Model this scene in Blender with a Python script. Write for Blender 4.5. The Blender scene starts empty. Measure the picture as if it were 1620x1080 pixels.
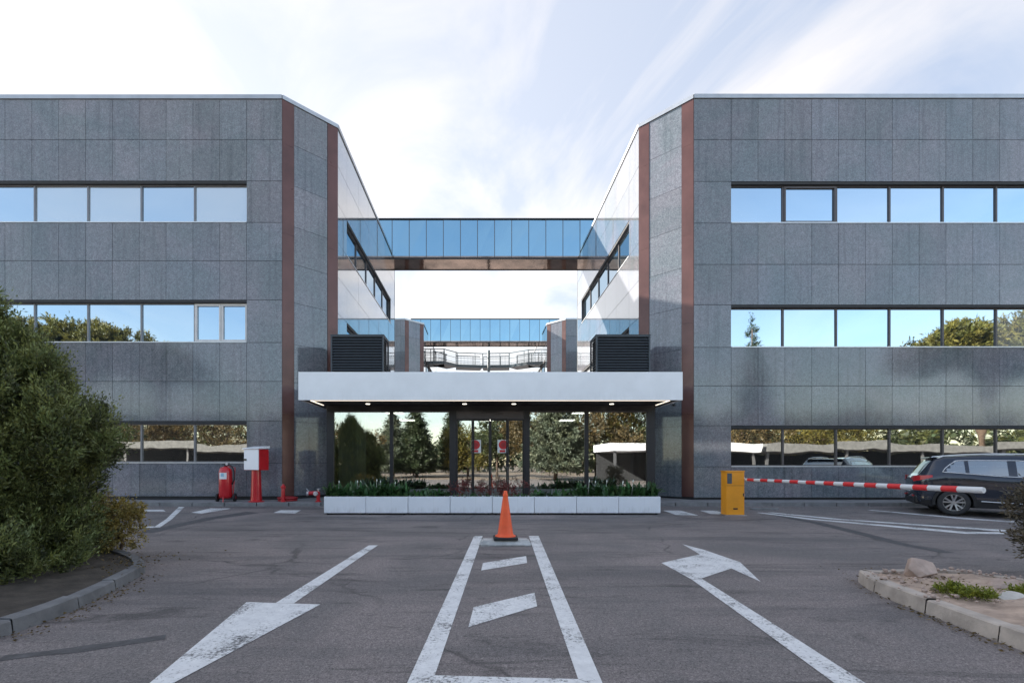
import bpy, bmesh, math, random
import numpy as np
from mathutils import Vector, Matrix, noise
C = bpy.context.scene.collection
sc = bpy.context.scene
R = math.radians
F, CX, CY, EYE = 765.0, 763.0, 734.0, 1.42      # focal length / principal point of the survey, eye height

# ------------------------------------------------------------------ camera, sky, sun, exposure
cam = bpy.data.objects.new('camera', bpy.data.cameras.new('camera'))
C.objects.link(cam); sc.camera = cam
cam.location = (0, 0, EYE); cam.rotation_euler = (R(90), 0, 0)
cam.data.sensor_width = 36; cam.data.lens = 17.0
cam.data.shift_x = 0.029; cam.data.shift_y = 0.1198
cam.data.clip_start = 0.05; cam.data.clip_end = 4000
SUN = Vector((-1.75, 1.10, 1.0)).normalized()
ELEV = math.asin(SUN.z); AZ = math.atan2(SUN.x, SUN.y)
sun = bpy.data.objects.new('sun', bpy.data.lights.new('sun', 'SUN')); C.objects.link(sun)
sun.data.energy = 5.0; sun.data.angle = R(0.6); sun.data.color = (1.0, .93, .83)
sun.rotation_euler = SUN.to_track_quat('Z', 'Y').to_euler()
sc.view_settings.view_transform = 'Standard'; sc.view_settings.look = 'None'
sc.view_settings.gamma = 1; sc.view_settings.exposure = 1.82
w = bpy.data.worlds.new('World'); sc.world = w; w.use_nodes = True
nt = w.node_tree; nt.nodes.clear()
def N(t, k, **kw):
    n = t.nodes.new(k)
    for a, b in kw.items(): setattr(n, a, b)
    return n
sky = N(nt, 'ShaderNodeTexSky', sky_type='NISHITA', sun_disc=False)
sky.sun_elevation = ELEV; sky.sun_rotation = AZ; sky.air_density = 1.0; sky.dust_density = .35; sky.ozone_density = 1.2
tc = N(nt, 'ShaderNodeTexCoord')
sep = N(nt, 'ShaderNodeSeparateXYZ'); nt.links.new(tc.outputs['Generated'], sep.inputs[0])
mx = N(nt, 'ShaderNodeMath', operation='MAXIMUM'); nt.links.new(sep.outputs['Z'], mx.inputs[0]); mx.inputs[1].default_value = 0.0
ad = N(nt, 'ShaderNodeMath', operation='ADD'); nt.links.new(mx.outputs[0], ad.inputs[0]); ad.inputs[1].default_value = 0.12
dx = N(nt, 'ShaderNodeMath', operation='DIVIDE'); nt.links.new(sep.outputs['X'], dx.inputs[0]); nt.links.new(ad.outputs[0], dx.inputs[1])
dy = N(nt, 'ShaderNodeMath', operation='DIVIDE'); nt.links.new(sep.outputs['Y'], dy.inputs[0]); nt.links.new(ad.outputs[0], dy.inputs[1])
cmb = N(nt, 'ShaderNodeCombineXYZ'); nt.links.new(dx.outputs[0], cmb.inputs[0]); nt.links.new(dy.outputs[0], cmb.inputs[1])
mp = N(nt, 'ShaderNodeMapping'); mp.inputs['Scale'].default_value = (1.25, .8, 1); mp.inputs['Rotation'].default_value = (0, 0, R(-32))
mp.inputs['Location'].default_value = (3.1, 1.7, 0)
nt.links.new(cmb.outputs[0], mp.inputs[0])
n1 = N(nt, 'ShaderNodeTexNoise'); n1.inputs['Scale'].default_value = 1.1; n1.inputs['Detail'].default_value = 9; n1.inputs['Roughness'].default_value = .56; n1.inputs['Distortion'].default_value = .8
nt.links.new(mp.outputs[0], n1.inputs['Vector'])
rp = N(nt, 'ShaderNodeValToRGB'); rp.color_ramp.elements[0].position = .38; rp.color_ramp.elements[1].position = .60
nt.links.new(n1.outputs[0], rp.inputs[0])
# thicker veil of cloud towards the sun side
vd = N(nt, 'ShaderNodeVectorMath', operation='DOT_PRODUCT'); nt.links.new(tc.outputs['Generated'], vd.inputs[0]); vd.inputs[1].default_value = Vector((-.62, .70, .34)).normalized()
mr = N(nt, 'ShaderNodeMapRange'); mr.inputs['From Min'].default_value = .25; mr.inputs['From Max'].default_value = 1.0
mr.inputs['To Min'].default_value = 0.0; mr.inputs['To Max'].default_value = .55; nt.links.new(vd.outputs['Value'], mr.inputs['Value'])
cf = N(nt, 'ShaderNodeMath', operation='ADD', use_clamp=True); nt.links.new(rp.outputs[0], cf.inputs[0]); nt.links.new(mr.outputs[0], cf.inputs[1])
veil = N(nt, 'ShaderNodeMix', data_type='RGBA'); nt.links.new(cf.outputs[0], veil.inputs['Factor'])
veil.inputs[6].default_value = (1.12, 1.42, 2.05, 1); veil.inputs[7].default_value = (2.35, 2.40, 2.55, 1)
# the veil is denser over the half of the sky that holds the sun
vy = N(nt, 'ShaderNodeMapRange', interpolation_type='SMOOTHSTEP'); nt.links.new(sep.outputs['Y'], vy.inputs['Value'])
vy.inputs['From Min'].default_value = -.35; vy.inputs['From Max'].default_value = .45; vy.inputs['To Min'].default_value = .30; vy.inputs['To Max'].default_value = .80
mixc = N(nt, 'ShaderNodeMix', data_type='RGBA'); nt.links.new(vy.outputs[0], mixc.inputs['Factor'])
nt.links.new(sky.outputs[0], mixc.inputs[6]); nt.links.new(veil.outputs[2], mixc.inputs[7])
wb = N(nt, 'ShaderNodeMix', data_type='RGBA', blend_type='MULTIPLY'); wb.inputs[0].default_value = 1
nt.links.new(mixc.outputs[2], wb.inputs[6]); wb.inputs[7].default_value = (1.10, 1.0, .885, 1)
bg = N(nt, 'ShaderNodeBackground'); bg.inputs['Strength'].default_value = .13
nt.links.new(wb.outputs[2], bg.inputs[0])
wo = N(nt, 'ShaderNodeOutputWorld'); nt.links.new(bg.outputs[0], wo.inputs[0])

# ------------------------------------------------------------------ helpers
def tag(o, label=None, cat=None, group=None, kind=None):
    if label: o['label'] = label
    if cat: o['category'] = cat
    if group: o['group'] = group
    if kind: o['kind'] = kind
    return o
def thing(name, label, cat, loc=(0, 0, 0), rz=0, group=None):
    o = bpy.data.objects.new(name, None); C.objects.link(o); o.empty_display_size = .2
    o.location = loc; o.rotation_euler = (0, 0, rz)
    return tag(o, label, cat, group)
def copy_tree(o, parent=None):
    c = o.copy(); C.objects.link(c); c.parent = parent
    for ch in list(o.children): copy_tree(ch, c)
    return c
def road_z(D):
    if D <= 12.5: return 0.0
    return min(.12, .12 * (D - 12.5) / 2.5)
def G(x, y, z=None):
    """survey pixel on the ground -> world"""
    D = 8.0
    for _ in range(30):
        zz = road_z(D) if z is None else z
        D = F * (EYE - zz) / (y - CY)
    return Vector(((x - CX) * D / F, D, road_z(D) if z is None else z))
def PX(x, D): return (x - CX) * D / F
def PZ(y, D): return EYE + (CY - y) * D / F

class MB:
    def __init__(s): s.v = []; s.f = []; s.c = []; s.col = None
    def quad(s, *p):
        b = len(s.v); s.v += [tuple(q) for q in p]; s.f.append(tuple(range(b, b + len(p)))); s.c.append(s.col)
    def hexa(s, p):        # 8 corners: bottom 0-3 ccw, top 4-7
        b = len(s.v); s.v += [tuple(q) for q in p]
        for q in ((3, 2, 1, 0), (4, 5, 6, 7), (0, 1, 5, 4), (1, 2, 6, 5), (2, 3, 7, 6), (3, 0, 4, 7)):
            s.f.append(tuple(b + i for i in q)); s.c.append(s.col)
    def box(s, x0, x1, y0, y1, z0, z1):
        s.hexa([(x0, y0, z0), (x1, y0, z0), (x1, y1, z0), (x0, y1, z0), (x0, y0, z1), (x1, y0, z1), (x1, y1, z1), (x0, y1, z1)])
    def wbox(s, fr, s0, s1, d0, d1, z0, z1):   # wall frame box: fr=(O,u,n) along s, outwards d
        O, u, n = fr
        def q(a, d, z): return (O[0] + u[0] * a + n[0] * d, O[1] + u[1] * a + n[1] * d, z)
        s.hexa([q(s0, d1, z0), q(s1, d1, z0), q(s1, d0, z0), q(s0, d0, z0), q(s0, d1, z1), q(s1, d1, z1), q(s1, d0, z1), q(s0, d0, z1)])
    def tube(s, pts, r, n=10, cap=True):
        pts = [Vector(p) for p in pts]
        rs = r if isinstance(r, (list, tuple)) else [r] * len(pts)
        b = len(s.v); t0 = (pts[1] - pts[0]).normalized()
        ref = Vector((0, 0, 1)) if abs(t0.z) < .9 else Vector((1, 0, 0))
        a = t0.cross(ref).normalized()
        for i, p in enumerate(pts):
            t = (pts[min(i + 1, len(pts) - 1)] - pts[max(i - 1, 0)]).normalized()
            a = (a - t * a.dot(t)).normalized(); c = t.cross(a)
            for k in range(n):
                an = 2 * math.pi * k / n
                s.v.append(tuple(p + (a * math.cos(an) + c * math.sin(an)) * rs[i]))
        for i in range(len(pts) - 1):
            for k in range(n):
                k2 = (k + 1) % n
                s.f.append((b + i * n + k, b + i * n + k2, b + (i + 1) * n + k2, b + (i + 1) * n + k)); s.c.append(s.col)
        if cap:
            s.f.append(tuple(b + k for k in range(n))[::-1]); s.c.append(s.col)
            e = b + (len(pts) - 1) * n; s.f.append(tuple(e + k for k in range(n))); s.c.append(s.col)
    def lathe(s, prof, n=20, c=(0, 0, 0)):     # prof [(r,z)...]
        b = len(s.v)
        for r, z in prof:
            for k in range(n):
                an = 2 * math.pi * k / n
                s.v.append((c[0] + r * math.cos(an), c[1] + r * math.sin(an), c[2] + z))
        for i in range(len(prof) - 1):
            for k in range(n):
                k2 = (k + 1) % n
                s.f.append((b + i * n + k, b + i * n + k2, b + (i + 1) * n + k2, b + (i + 1) * n + k)); s.c.append(s.col)
        s.f.append(tuple(b + k for k in range(n))[::-1]); s.c.append(s.col)
        e = b + (len(prof) - 1) * n; s.f.append(tuple(e + k for k in range(n))); s.c.append(s.col)
    def build(s, name, m, parent=None, smooth=False, bevel=0, seg=2):
        me = bpy.data.meshes.new(name); me.from_pydata(s.v, [], s.f); me.update()
        if any(c is not None for c in s.c):
            at = me.color_attributes.new('tint', 'FLOAT_COLOR', 'CORNER')
            arr = np.ones((len(me.loops), 4), dtype=np.float32); k = 0
            for f, c in zip(s.f, s.c):
                if c is not None: arr[k:k + len(f), :3] = c
                k += len(f)
            at.data.foreach_set('color', arr.ravel())
        me.materials.append(m)
        o = bpy.data.objects.new(name, me); C.objects.link(o); o.parent = parent
        if smooth: me.polygons.foreach_set('use_smooth', [True] * len(me.polygons))
        if bevel:
            md = o.modifiers.new('bevel', 'BEVEL'); md.width = bevel; md.segments = seg; md.limit_method = 'ANGLE'; md.angle_limit = R(40)
            if smooth is None or not smooth:
                pass
        return o
def smooth_by_angle(o, ang=40):
    me = o.data; me.polygons.foreach_set('use_smooth', [True] * len(me.polygons))
    bm = bmesh.new(); bm.from_mesh(me)
    bmesh.ops.remove_doubles(bm, verts=bm.verts, dist=1e-5)
    for e in bm.edges:
        if len(e.link_faces) == 2 and e.calc_face_angle(0) > R(ang): e.smooth = False
    bm.to_mesh(me); bm.free(); return o

# ------------------------------------------------------------------ materials
def base_mat(name):
    m = bpy.data.materials.new(name); m.use_nodes = True
    t = m.node_tree; b = t.nodes['Principled BSDF']; return m, t, b
def ramp(t, a, b, c0, c1, src):
    r = N(t, 'ShaderNodeValToRGB'); e = r.color_ramp.elements
    e[0].position = a; e[1].position = b; e[0].color = (*c0, 1); e[1].color = (*c1, 1)
    t.links.new(src, r.inputs[0]); return r.outputs[0]
def noi(t, vec, scale, detail=4, rough=.55, dist=0):
    n = N(t, 'ShaderNodeTexNoise'); n.inputs['Scale'].default_value = scale; n.inputs['Detail'].default_value = detail
    n.inputs['Roughness'].default_value = rough; n.inputs['Distortion'].default_value = dist
    if vec is not None: t.links.new(vec, n.inputs['Vector'])
    return n.outputs[0]
def mixrgb(t, fac, a, b, mode='MIX'):
    x = N(t, 'ShaderNodeMix', data_type='RGBA', blend_type=mode)
    for i, v in ((0, fac), (6, a), (7, b)):
        if isinstance(v, bpy.types.NodeSocket): t.links.new(v, x.inputs[i])
        elif i == 0: x.inputs[0].default_value = v
        else: x.inputs[i].default_value = (*v, 1)
    return x.outputs[2]
def objco(t, scale=None):
    c = N(t, 'ShaderNodeTexCoord').outputs['Object']
    if scale:
        mm = N(t, 'ShaderNodeMapping'); mm.inputs['Scale'].default_value = scale; t.links.new(c, mm.inputs[0]); c = mm.outputs[0]
    return c
def bump(t, b, src, strength=.2, dist=.01):
    bp = N(t, 'ShaderNodeBump'); bp.inputs['Strength'].default_value = strength; bp.inputs['Distance'].default_value = dist
    t.links.new(src, bp.inputs['Height']); t.links.new(bp.outputs[0], b.inputs['Normal'])
def simple(name, col, rough=.5, metal=0, var=.12, scale=6, bmp=0, bscale=60, spec=None, coat=0):
    m, t, b = base_mat(name); oc = objco(t)
    lo = tuple(max(0, c * (1 - var)) for c in col); hi = tuple(min(1, c * (1 + var)) for c in col)
    c = ramp(t, .3, .7, lo, hi, noi(t, oc, scale, 6, .6))
    t.links.new(c, b.inputs['Base Color']); b.inputs['Metallic'].default_value = metal
    rr = N(t, 'ShaderNodeMapRange'); rr.inputs['To Min'].default_value = max(.02, rough * .8); rr.inputs['To Max'].default_value = min(1, rough * 1.2)
    t.links.new(noi(t, oc, scale * 2.3, 5), rr.inputs[0]); t.links.new(rr.outputs[0], b.inputs['Roughness'])
    if bmp: bump(t, b, noi(t, oc, bscale, 5), bmp, .01)
    if coat: b.inputs['Coat Weight'].default_value = coat; b.inputs['Coat Roughness'].default_value = .04
    if spec is not None: b.inputs['Specular IOR Level'].default_value = spec
    return m
def granite(name='grey_granite', polished=False):
    m, t, b = base_mat(name); oc = objco(t)
    big = ramp(t, .38, .62, (.142, .162, .180), (.182, .182, .208), noi(t, oc, .55, 5, .62, .6))
    mid = ramp(t, .30, .70, (.72, .73, .74), (1.30, 1.29, 1.28), noi(t, oc, 10, 9, .80))
    c = mixrgb(t, 1, big, mid, 'MULTIPLY')
    vo = N(t, 'ShaderNodeTexVoronoi'); vo.inputs['Scale'].default_value = 44; t.links.new(oc, vo.inputs['Vector'])
    sp = ramp(t, .1, .9, (.70, .71, .72), (1.32, 1.31, 1.30), vo.outputs['Color'])
    c = mixrgb(t, 1, c, sp, 'MULTIPLY')
    vo2 = N(t, 'ShaderNodeTexVoronoi'); vo2.inputs['Scale'].default_value = 14; t.links.new(oc, vo2.inputs['Vector'])
    fl = ramp(t, .03, .07, (1, 1, 1), (0, 0, 0), vo2.outputs['Distance'])
    c = mixrgb(t, fl, c, (.32, .33, .35))
    # rain streaks
    st = ramp(t, .52, .72, (1.04, 1.04, 1.04), (.74, .74, .74), noi(t, objco(t, (4.5, 4.5, .16)), 1.6, 6, .6))
    c = mixrgb(t, 1, c, st, 'MULTIPLY')
    a = N(t, 'ShaderNodeVertexColor'); a.layer_name = 'tint'
    c = mixrgb(t, 1, c, a.outputs[0], 'MULTIPLY')
    t.links.new(c, b.inputs['Base Color']); 
    rr = N(t, 'ShaderNodeMapRange'); rr.inputs['To Min'].default_value = .05; rr.inputs['To Max'].default_value = .13
    t.links.new(noi(t, oc, 2.0, 4), rr.inputs[0]); t.links.new(rr.outputs[0], b.inputs['Roughness'])
    b.inputs['IOR'].default_value = 1.6
    if polished: b.inputs['Coat Weight'].default_value = 1; b.inputs['Coat IOR'].default_value = 2.1; b.inputs['Coat Roughness'].default_value = .03
    bump(t, b, noi(t, oc, 1.2, 2), .05, .02)
    return m
def mirror_glass(name, tint=(.60, .71, .80), base=(.03, .045, .055), fac=.78, wave=.25):
    m, t, b = base_mat(name); t.nodes.remove(b); oc = objco(t)
    out = t.nodes['Material Output']
    d = N(t, 'ShaderNodeBsdfDiffuse'); d.inputs[0].default_value = (*base, 1)
    g = N(t, 'ShaderNodeBsdfGlossy'); g.inputs['Color'].default_value = (*tint, 1); g.inputs['Roughness'].default_value = .015
    bp = N(t, 'ShaderNodeBump'); bp.inputs['Strength'].default_value = wave; bp.inputs['Distance'].default_value = .012
    t.links.new(noi(t, oc, .9, 1, .3), bp.inputs['Height']); t.links.new(bp.outputs[0], g.inputs['Normal'])
    mxs = N(t, 'ShaderNodeMixShader'); mxs.inputs[0].default_value = fac
    t.links.new(d.outputs[0], mxs.inputs[1]); t.links.new(g.outputs[0], mxs.inputs[2]); t.links.new(mxs.outputs[0], out.inputs[0])
    return m
def clear_glass(name, refl=.34, tint=(.80, .86, .84)):
    m, t, b = base_mat(name); t.nodes.remove(b); out = t.nodes['Material Output']
    tr = N(t, 'ShaderNodeBsdfTransparent'); tr.inputs[0].default_value = (*tint, 1)
    g = N(t, 'ShaderNodeBsdfGlossy'); g.inputs['Roughness'].default_value = .01; g.inputs['Color'].default_value = (.95, .97, .97, 1)
    bp = N(t, 'ShaderNodeBump'); bp.inputs['Strength'].default_value = .3; bp.inputs['Distance'].default_value = .01
    t.links.new(noi(t, objco(t), .8, 1, .3), bp.inputs['Height']); t.links.new(bp.outputs[0], g.inputs['Normal'])
    mxs = N(t, 'ShaderNodeMixShader'); mxs.inputs[0].default_value = refl
    t.links.new(tr.outputs[0], mxs.inputs[1]); t.links.new(g.outputs[0], mxs.inputs[2]); t.links.new(mxs.outputs[0], out.inputs[0])
    return m
def asphalt():
    m, t, b = base_mat('worn_asphalt'); oc = objco(t)
    c = ramp(t, .35, .66, (.142, .134, .136), (.216, .190, .188), noi(t, oc, .45, 6, .62, .8))
    # long soft tyre-polished lanes and darker damp blotches
    c = mixrgb(t, ramp(t, .50, .66, (0, 0, 0), (.75, .75, .75), noi(t, objco(t, (.16, 1.15, 1)), 1.1, 6, .6, .4)), c, (.092, .090, .095))
    c = mixrgb(t, ramp(t, .54, .64, (0, 0, 0), (.7, .7, .7), noi(t, objco(t, (.35, 1.9, 1)), 1.1, 8, .74, 1.4)), c, (.046, .045, .047))
    c = mixrgb(t, ramp(t, .56, .74, (0, 0, 0), (.5, .5, .5), noi(t, oc, 1.9, 8, .7)), c, (.185, .160, .158))
    vo = N(t, 'ShaderNodeTexVoronoi'); vo.inputs['Scale'].default_value = 130; t.links.new(oc, vo.inputs['Vector'])
    c = mixrgb(t, 1, c, ramp(t, .0, 1, (.45, .45, .45), (1.60, 1.57, 1.55), vo.outputs['Color']), 'MULTIPLY')
    c = mixrgb(t, 1, c, ramp(t, .25, .75, (.38, .38, .39), (1.72, 1.68, 1.64), noi(t, oc, 32, 6, .9)), 'MULTIPLY')
    # pale grit
    v2 = N(t, 'ShaderNodeTexVoronoi'); v2.inputs['Scale'].default_value = 22; t.links.new(oc, v2.inputs['Vector'])
    c = mixrgb(t, ramp(t, .035, .07, (1, 1, 1), (0, 0, 0), v2.outputs['Distance']), c, (.34, .33, .32))
    # cracks
    v3 = N(t, 'ShaderNodeTexVoronoi', feature='DISTANCE_TO_EDGE'); v3.inputs['Scale'].default_value = .34
    dn = N(t, 'ShaderNodeTexNoise'); dn.inputs['Scale'].default_value = 1.8; dn.inputs['Detail'].default_value = 6; t.links.new(oc, dn.inputs['Vector'])
    t.links.new(mixrgb(t, .35, oc, dn.outputs['Color']), v3.inputs['Vector'])
    ck = ramp(t, .002, .008, (.6, .6, .6), (0, 0, 0), v3.outputs['Distance'])
    ckm = mixrgb(t, 1, ck, ramp(t, .45, .6, (0, 0, 0), (1, 1, 1), noi(t, oc, .5, 2)), 'MULTIPLY')
    c = mixrgb(t, ckm, c, (.02, .02, .021))
    t.links.new(c, b.inputs['Base Color']); b.inputs['Roughness'].default_value = .78
    bump(t, b, noi(t, oc, 95, 4, .7), .55, .012)
    return m
def road_paint(wear=.5):
    m, t, b = base_mat('worn_white_paint'); oc = objco(t)
    a = noi(t, oc, 34, 8, .80); l = noi(t, oc, 2.2, 5, .6)
    mm = N(t, 'ShaderNodeMath', operation='MULTIPLY_ADD'); t.links.new(l, mm.inputs[0]); mm.inputs[1].default_value = .55; t.links.new(a, mm.inputs[2])
    k = ramp(t, wear + .20, wear + .32, (0, 0, 0), (1, 1, 1), mm.outputs[0])
    c = ramp(t, .3, .7, (.60, .60, .61), (.80, .80, .80), noi(t, oc, 9, 6, .7))
    c = mixrgb(t, k, c, (.085, .083, .086))
    t.links.new(c, b.inputs['Base Color']); b.inputs['Roughness'].default_value = .62
    bump(t, b, noi(t, oc, 95, 4, .7), .4, .01)
    return m
def leaf_mat(name, col, trans=.25, rough=.5):
    m, t, b = base_mat(name)
    a = N(t, 'ShaderNodeVertexColor'); a.layer_name = 'tint'
    c = mixrgb(t, 1, col, a.outputs[0], 'MULTIPLY')
    t.links.new(c, b.inputs['Base Color']); b.inputs['Roughness'].default_value = rough
    out = t.nodes['Material Output']; tl = N(t, 'ShaderNodeBsdfTranslucent'); t.links.new(c, tl.inputs[0])
    ms = N(t, 'ShaderNodeMixShader'); ms.inputs[0].default_value = trans
    t.links.new(b.outputs[0], ms.inputs[1]); t.links.new(tl.outputs[0], ms.inputs[2]); t.links.new(ms.outputs[0], out.inputs[0])
    return m
def emit(name, col, s):
    m, t, b = base_mat(name); b.inputs['Base Color'].default_value = (*col, 1)
    b.inputs['Emission Color'].default_value = (*col, 1); b.inputs['Emission Strength'].default_value = s; return m

M = {}
M['granite'] = granite(); M['polished'] = granite('polished_granite', True)
M['core'] = simple('dark_joint', (.035, .036, .04), .8)
M['bronze'] = simple('brown_metal_strip', (.112, .050, .044), .30, .25, .22, 1.3, .03, 12)
M['coping'] = simple('pale_aluminium', (.42, .43, .45), .38, .7, .10, 2)
M['frame'] = simple('grey_window_frame', (.20, .20, .215), .42, .5, .1, 4)
M['frame_dark'] = simple('dark_window_frame', (.085, .075, .078), .4, .3, .12, 4)
M['frame_white'] = simple('white_window_frame', (.62, .60, .60), .45, 0, .06, 4)
M['sill'] = simple('silver_sill', (.60, .61, .63), .35, .6, .08, 4)
M['glass'] = mirror_glass('mirror_window_glass')
M['glass_blind'] = mirror_glass('window_glass_with_blind', (.64, .72, .78), (.40, .41, .42), .64)
M['glass_deep'] = mirror_glass('deep_blue_window_glass', (.52, .66, .78), (.02, .035, .05), .80)
M['glass_warm'] = mirror_glass('ground_floor_window_glass', (.72, .74, .70), (.03, .035, .04), .72, .5)
M['bridge_glass'] = mirror_glass('blue_mirror_glass', (.31, .50, .62), (.03, .06, .08), .86, .35)
M['eglass'] = clear_glass('entrance_glass', .42, (.74, .79, .77))
M['soffit_b'] = simple('brown_bridge_soffit', (.34, .24, .19), .07, .8, .5, .9)
def dirty(name, col, z0, z1, rough=.45, k=.75, k2=.22):
    m, t, b = base_mat(name); oc = objco(t); sp = N(t, 'ShaderNodeSeparateXYZ'); t.links.new(oc, sp.inputs[0])
    c = ramp(t, .3, .7, tuple(v * .95 for v in col), tuple(min(1, v * 1.04) for v in col), noi(t, oc, 1.6, 5, .6))
    g_ = N(t, 'ShaderNodeMapRange'); g_.inputs['From Min'].default_value = z1; g_.inputs['From Max'].default_value = z0; t.links.new(sp.outputs['Z'], g_.inputs['Value'])
    m2 = N(t, 'ShaderNodeMath', operation='MULTIPLY'); t.links.new(g_.outputs[0], m2.inputs[0]); t.links.new(ramp(t, .42, .66, (0, 0, 0), (k, k, k), noi(t, objco(t, (6, 6, 1.6)), 2.2, 8, .7)), m2.inputs[1])
    c = mixrgb(t, m2.outputs[0], c, (.24, .22, .20))
    c = mixrgb(t, ramp(t, .60, .72, (0, 0, 0), (k2, k2, k2), noi(t, objco(t, (9, 9, .5)), 1.5, 6, .6)), c, (.40, .39, .38))
    t.links.new(c, b.inputs['Base Color']); b.inputs['Roughness'].default_value = rough; return m
M['white'] = simple('white_coated_panel', (.84, .85, .90), .34, 0, .03, 1.2)
M['planter'] = dirty('white_planter_panel', (.80, .82, .87), .0, .26, .45, .40, .10)
M['fascia'] = dirty('white_fascia_panel', (.86, .87, .90), 3.2, 3.6, .35, .10, .07)
M['dark'] = simple('anthracite_metal', (.030, .029, .032), .42, .4, .15, 5)
M['soffit'] = simple('dark_soffit', (.045, .038, .038), .5, 0, .15, 3)
M['louver'] = simple('slate_louver', (.060, .070, .082), .5, .3, .12, 4)
M['asphalt'] = asphalt(); M['paint'] = road_paint(.60); M['paint2'] = road_paint(.59)
M['dark_streak'] = simple('dark_streak_surface', (.078, .076, .080), .75, 0, .35, 9, .4, 90)
M['pave'] = simple('pavement_concrete', (.23, .225, .23), .8, 0, .25, 2.2, .3, 60)
M['kerb'] = simple('kerb_concrete', (.40, .345, .30), .85, 0, .30, 3.5, .45, 35)
M['kerb_grey'] = simple('grey_kerb_concrete', (.185, .185, .19), .85, 0, .28, 3.5, .45, 35)
M['block'] = simple('pale_broken_concrete', (.46, .46, .45), .85, 0, .3, 7, .6, 25)
M['kerb_dark'] = simple('weathered_dark_kerb', (.155, .155, .16), .85, 0, .35, 3, .5, 30)
M['soil'] = simple('sandy_soil', (.40, .30, .235), .95, 0, .40, 5, .8, 40)
M['soil_dark'] = simple('dark_bed_soil', (.055, .045, .036), .95, 0, .4, 5, .8, 40)
M['rock'] = simple('weathered_rock', (.42, .32, .27), .9, 0, .35, 4, .8, 14)
M['palerock'] = simple('pale_stone', (.50, .47, .43), .9, 0, .2, 6, .6, 20)
M['red'] = simple('red_enamel', (.52, .012, .020), .32, 0, .12, 5, coat=.3)
M['red_dull'] = simple('dull_red_enamel', (.34, .020, .026), .5, 0, .2, 5)
M['orange'] = simple('cone_orange', (.92, .115, .028), .42, 0, .10, 6, .1, 50)
M['rubber'] = simple('black_rubber', (.022, .022, .024), .7, 0, .2, 8, .15, 60)
M['amber'] = simple('amber_enamel', (.80, .31, .012), .42, 0, .08, 3)
M['boomwhite'] = simple('boom_white', (.70, .70, .71), .4, 0, .04, 3)
M['boomred'] = simple('boom_red_tape', (.70, .030, .035), .4, 0, .08, 3)
M['steel'] = simple('brushed_steel', (.50, .50, .52), .3, .9, .1, 8)
M['brass'] = simple('worn_pale_cap', (.55, .50, .52), .4, .4, .15, 10)
M['paper'] = simple('white_label', (.72, .74, .76), .6, 0, .05, 10)
M['paperblue'] = simple('pale_blue_print', (.30, .52, .66), .6, 0, .1, 10)
M['black'] = simple('black_plastic', (.012, .012, .014), .4, 0, .1, 5)
M['led'] = emit('warm_led', (1, .86, .70), .55)
M['spot'] = emit('downlight_glow', (1, .90, .74), 1.6)
M['lobbyfill'] = emit('lobby_fill_glow', (1, .93, .82), 2.2)
M['stone_int'] = simple('interior_floor', (.20, .18, .17), .25, 0, .15, 1.5)
M['intwall'] = simple('interior_wall', (.10, .095, .09), .7, 0, .1, 1.5)
M['curtain'] = simple('beige_curtain', (.52, .49, .38), .9, 0, .08, 3)
M['wood'] = simple('walnut_veneer', (.16, .085, .045), .4, 0, .3, 3)
M['fabric'] = simple('grey_fabric', (.09, .10, .11), .9, 0, .2, 12)
M['rail'] = simple('dark_rail_steel', (.13, .135, .14), .5, .5, .1, 5)
M['bark'] = simple('rough_bark', (.11, .075, .055), .95, 0, .4, 6, .9, 14)
M['leaf_bush'] = leaf_mat('juniper_leaf', (.112, .142, .050))
M['leaf_yellow'] = leaf_mat('yellow_shrub_leaf', (.26, .22, .07))
M['leaf_grey'] = leaf_mat('grey_shrub_leaf', (.085, .080, .060))
M['leaf_plant'] = leaf_mat('planter_leaf', (.050, .115, .040), .2, .3)
M['leaf_red'] = leaf_mat('red_shrub_leaf', (.17, .045, .045))
M['leaf_suc'] = leaf_mat('lime_groundcover_leaf', (.16, .20, .025))
M['leaf_pine'] = leaf_mat('pine_leaf', (.120, .118, .030))
M['leaf_dark'] = leaf_mat('dark_conifer_leaf', (.050, .075, .040))
M['leaf_blue'] = leaf_mat('blue_spruce_leaf', (.120, .150, .110))
M['leaf_brown'] = leaf_mat('autumn_leaf', (.105, .088, .045))
M['flower'] = simple('white_flower', (.72, .74, .66), .6, 0, .05, 8)
M['ground'] = simple('dry_ground', (.20, .155, .120), .95, 0, .35, .4, .4, 20)

# ------------------------------------------------------------------ ground
g = MB()
ys = [-400, -60, -14, 0, 6, 12.5, 15.0, 60, 900]
for a, b_ in zip(ys[:-1], ys[1:]):
    g.quad((-900, a, road_z(a)), (900, a, road_z(a)), (900, b_, road_z(b_)), (-900, b_, road_z(b_)))
tag(g.build('road', M['asphalt']), kind='structure')
g = MB(); g.box(-200, 200, -300, -15, -.2, .05)
tag(g.build('ground', M['ground']), kind='structure')
KY = 15.0
g = MB(); g.hexa([(-40, KY + .14, 0), (40, KY + .14, 0), (40, 17.6, 0), (-40, 17.6, 0), (-40, KY + .14, .232), (40, KY + .14, .232), (40, 17.6, .28), (-40, 17.6, .28)])
tag(g.build('pavement', M['pave']), kind='structure')
rnd = random.Random(5)
g = MB(); x = -30.0
while x < 34:
    L = .98; dz = rnd.uniform(-.004, .004)
    g.box(x + .006, x + L, KY + rnd.uniform(-.006, .006), KY + .138, .05, .236 + dz); x += 1.0
tag(g.build('kerb', M['kerb_grey'], bevel=.012), kind='structure')
g = MB(); g.box(-9, 10, 28.6, 60, .1, .25)
tag(g.build('courtyard_paving', M['pave']), kind='structure')

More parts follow.
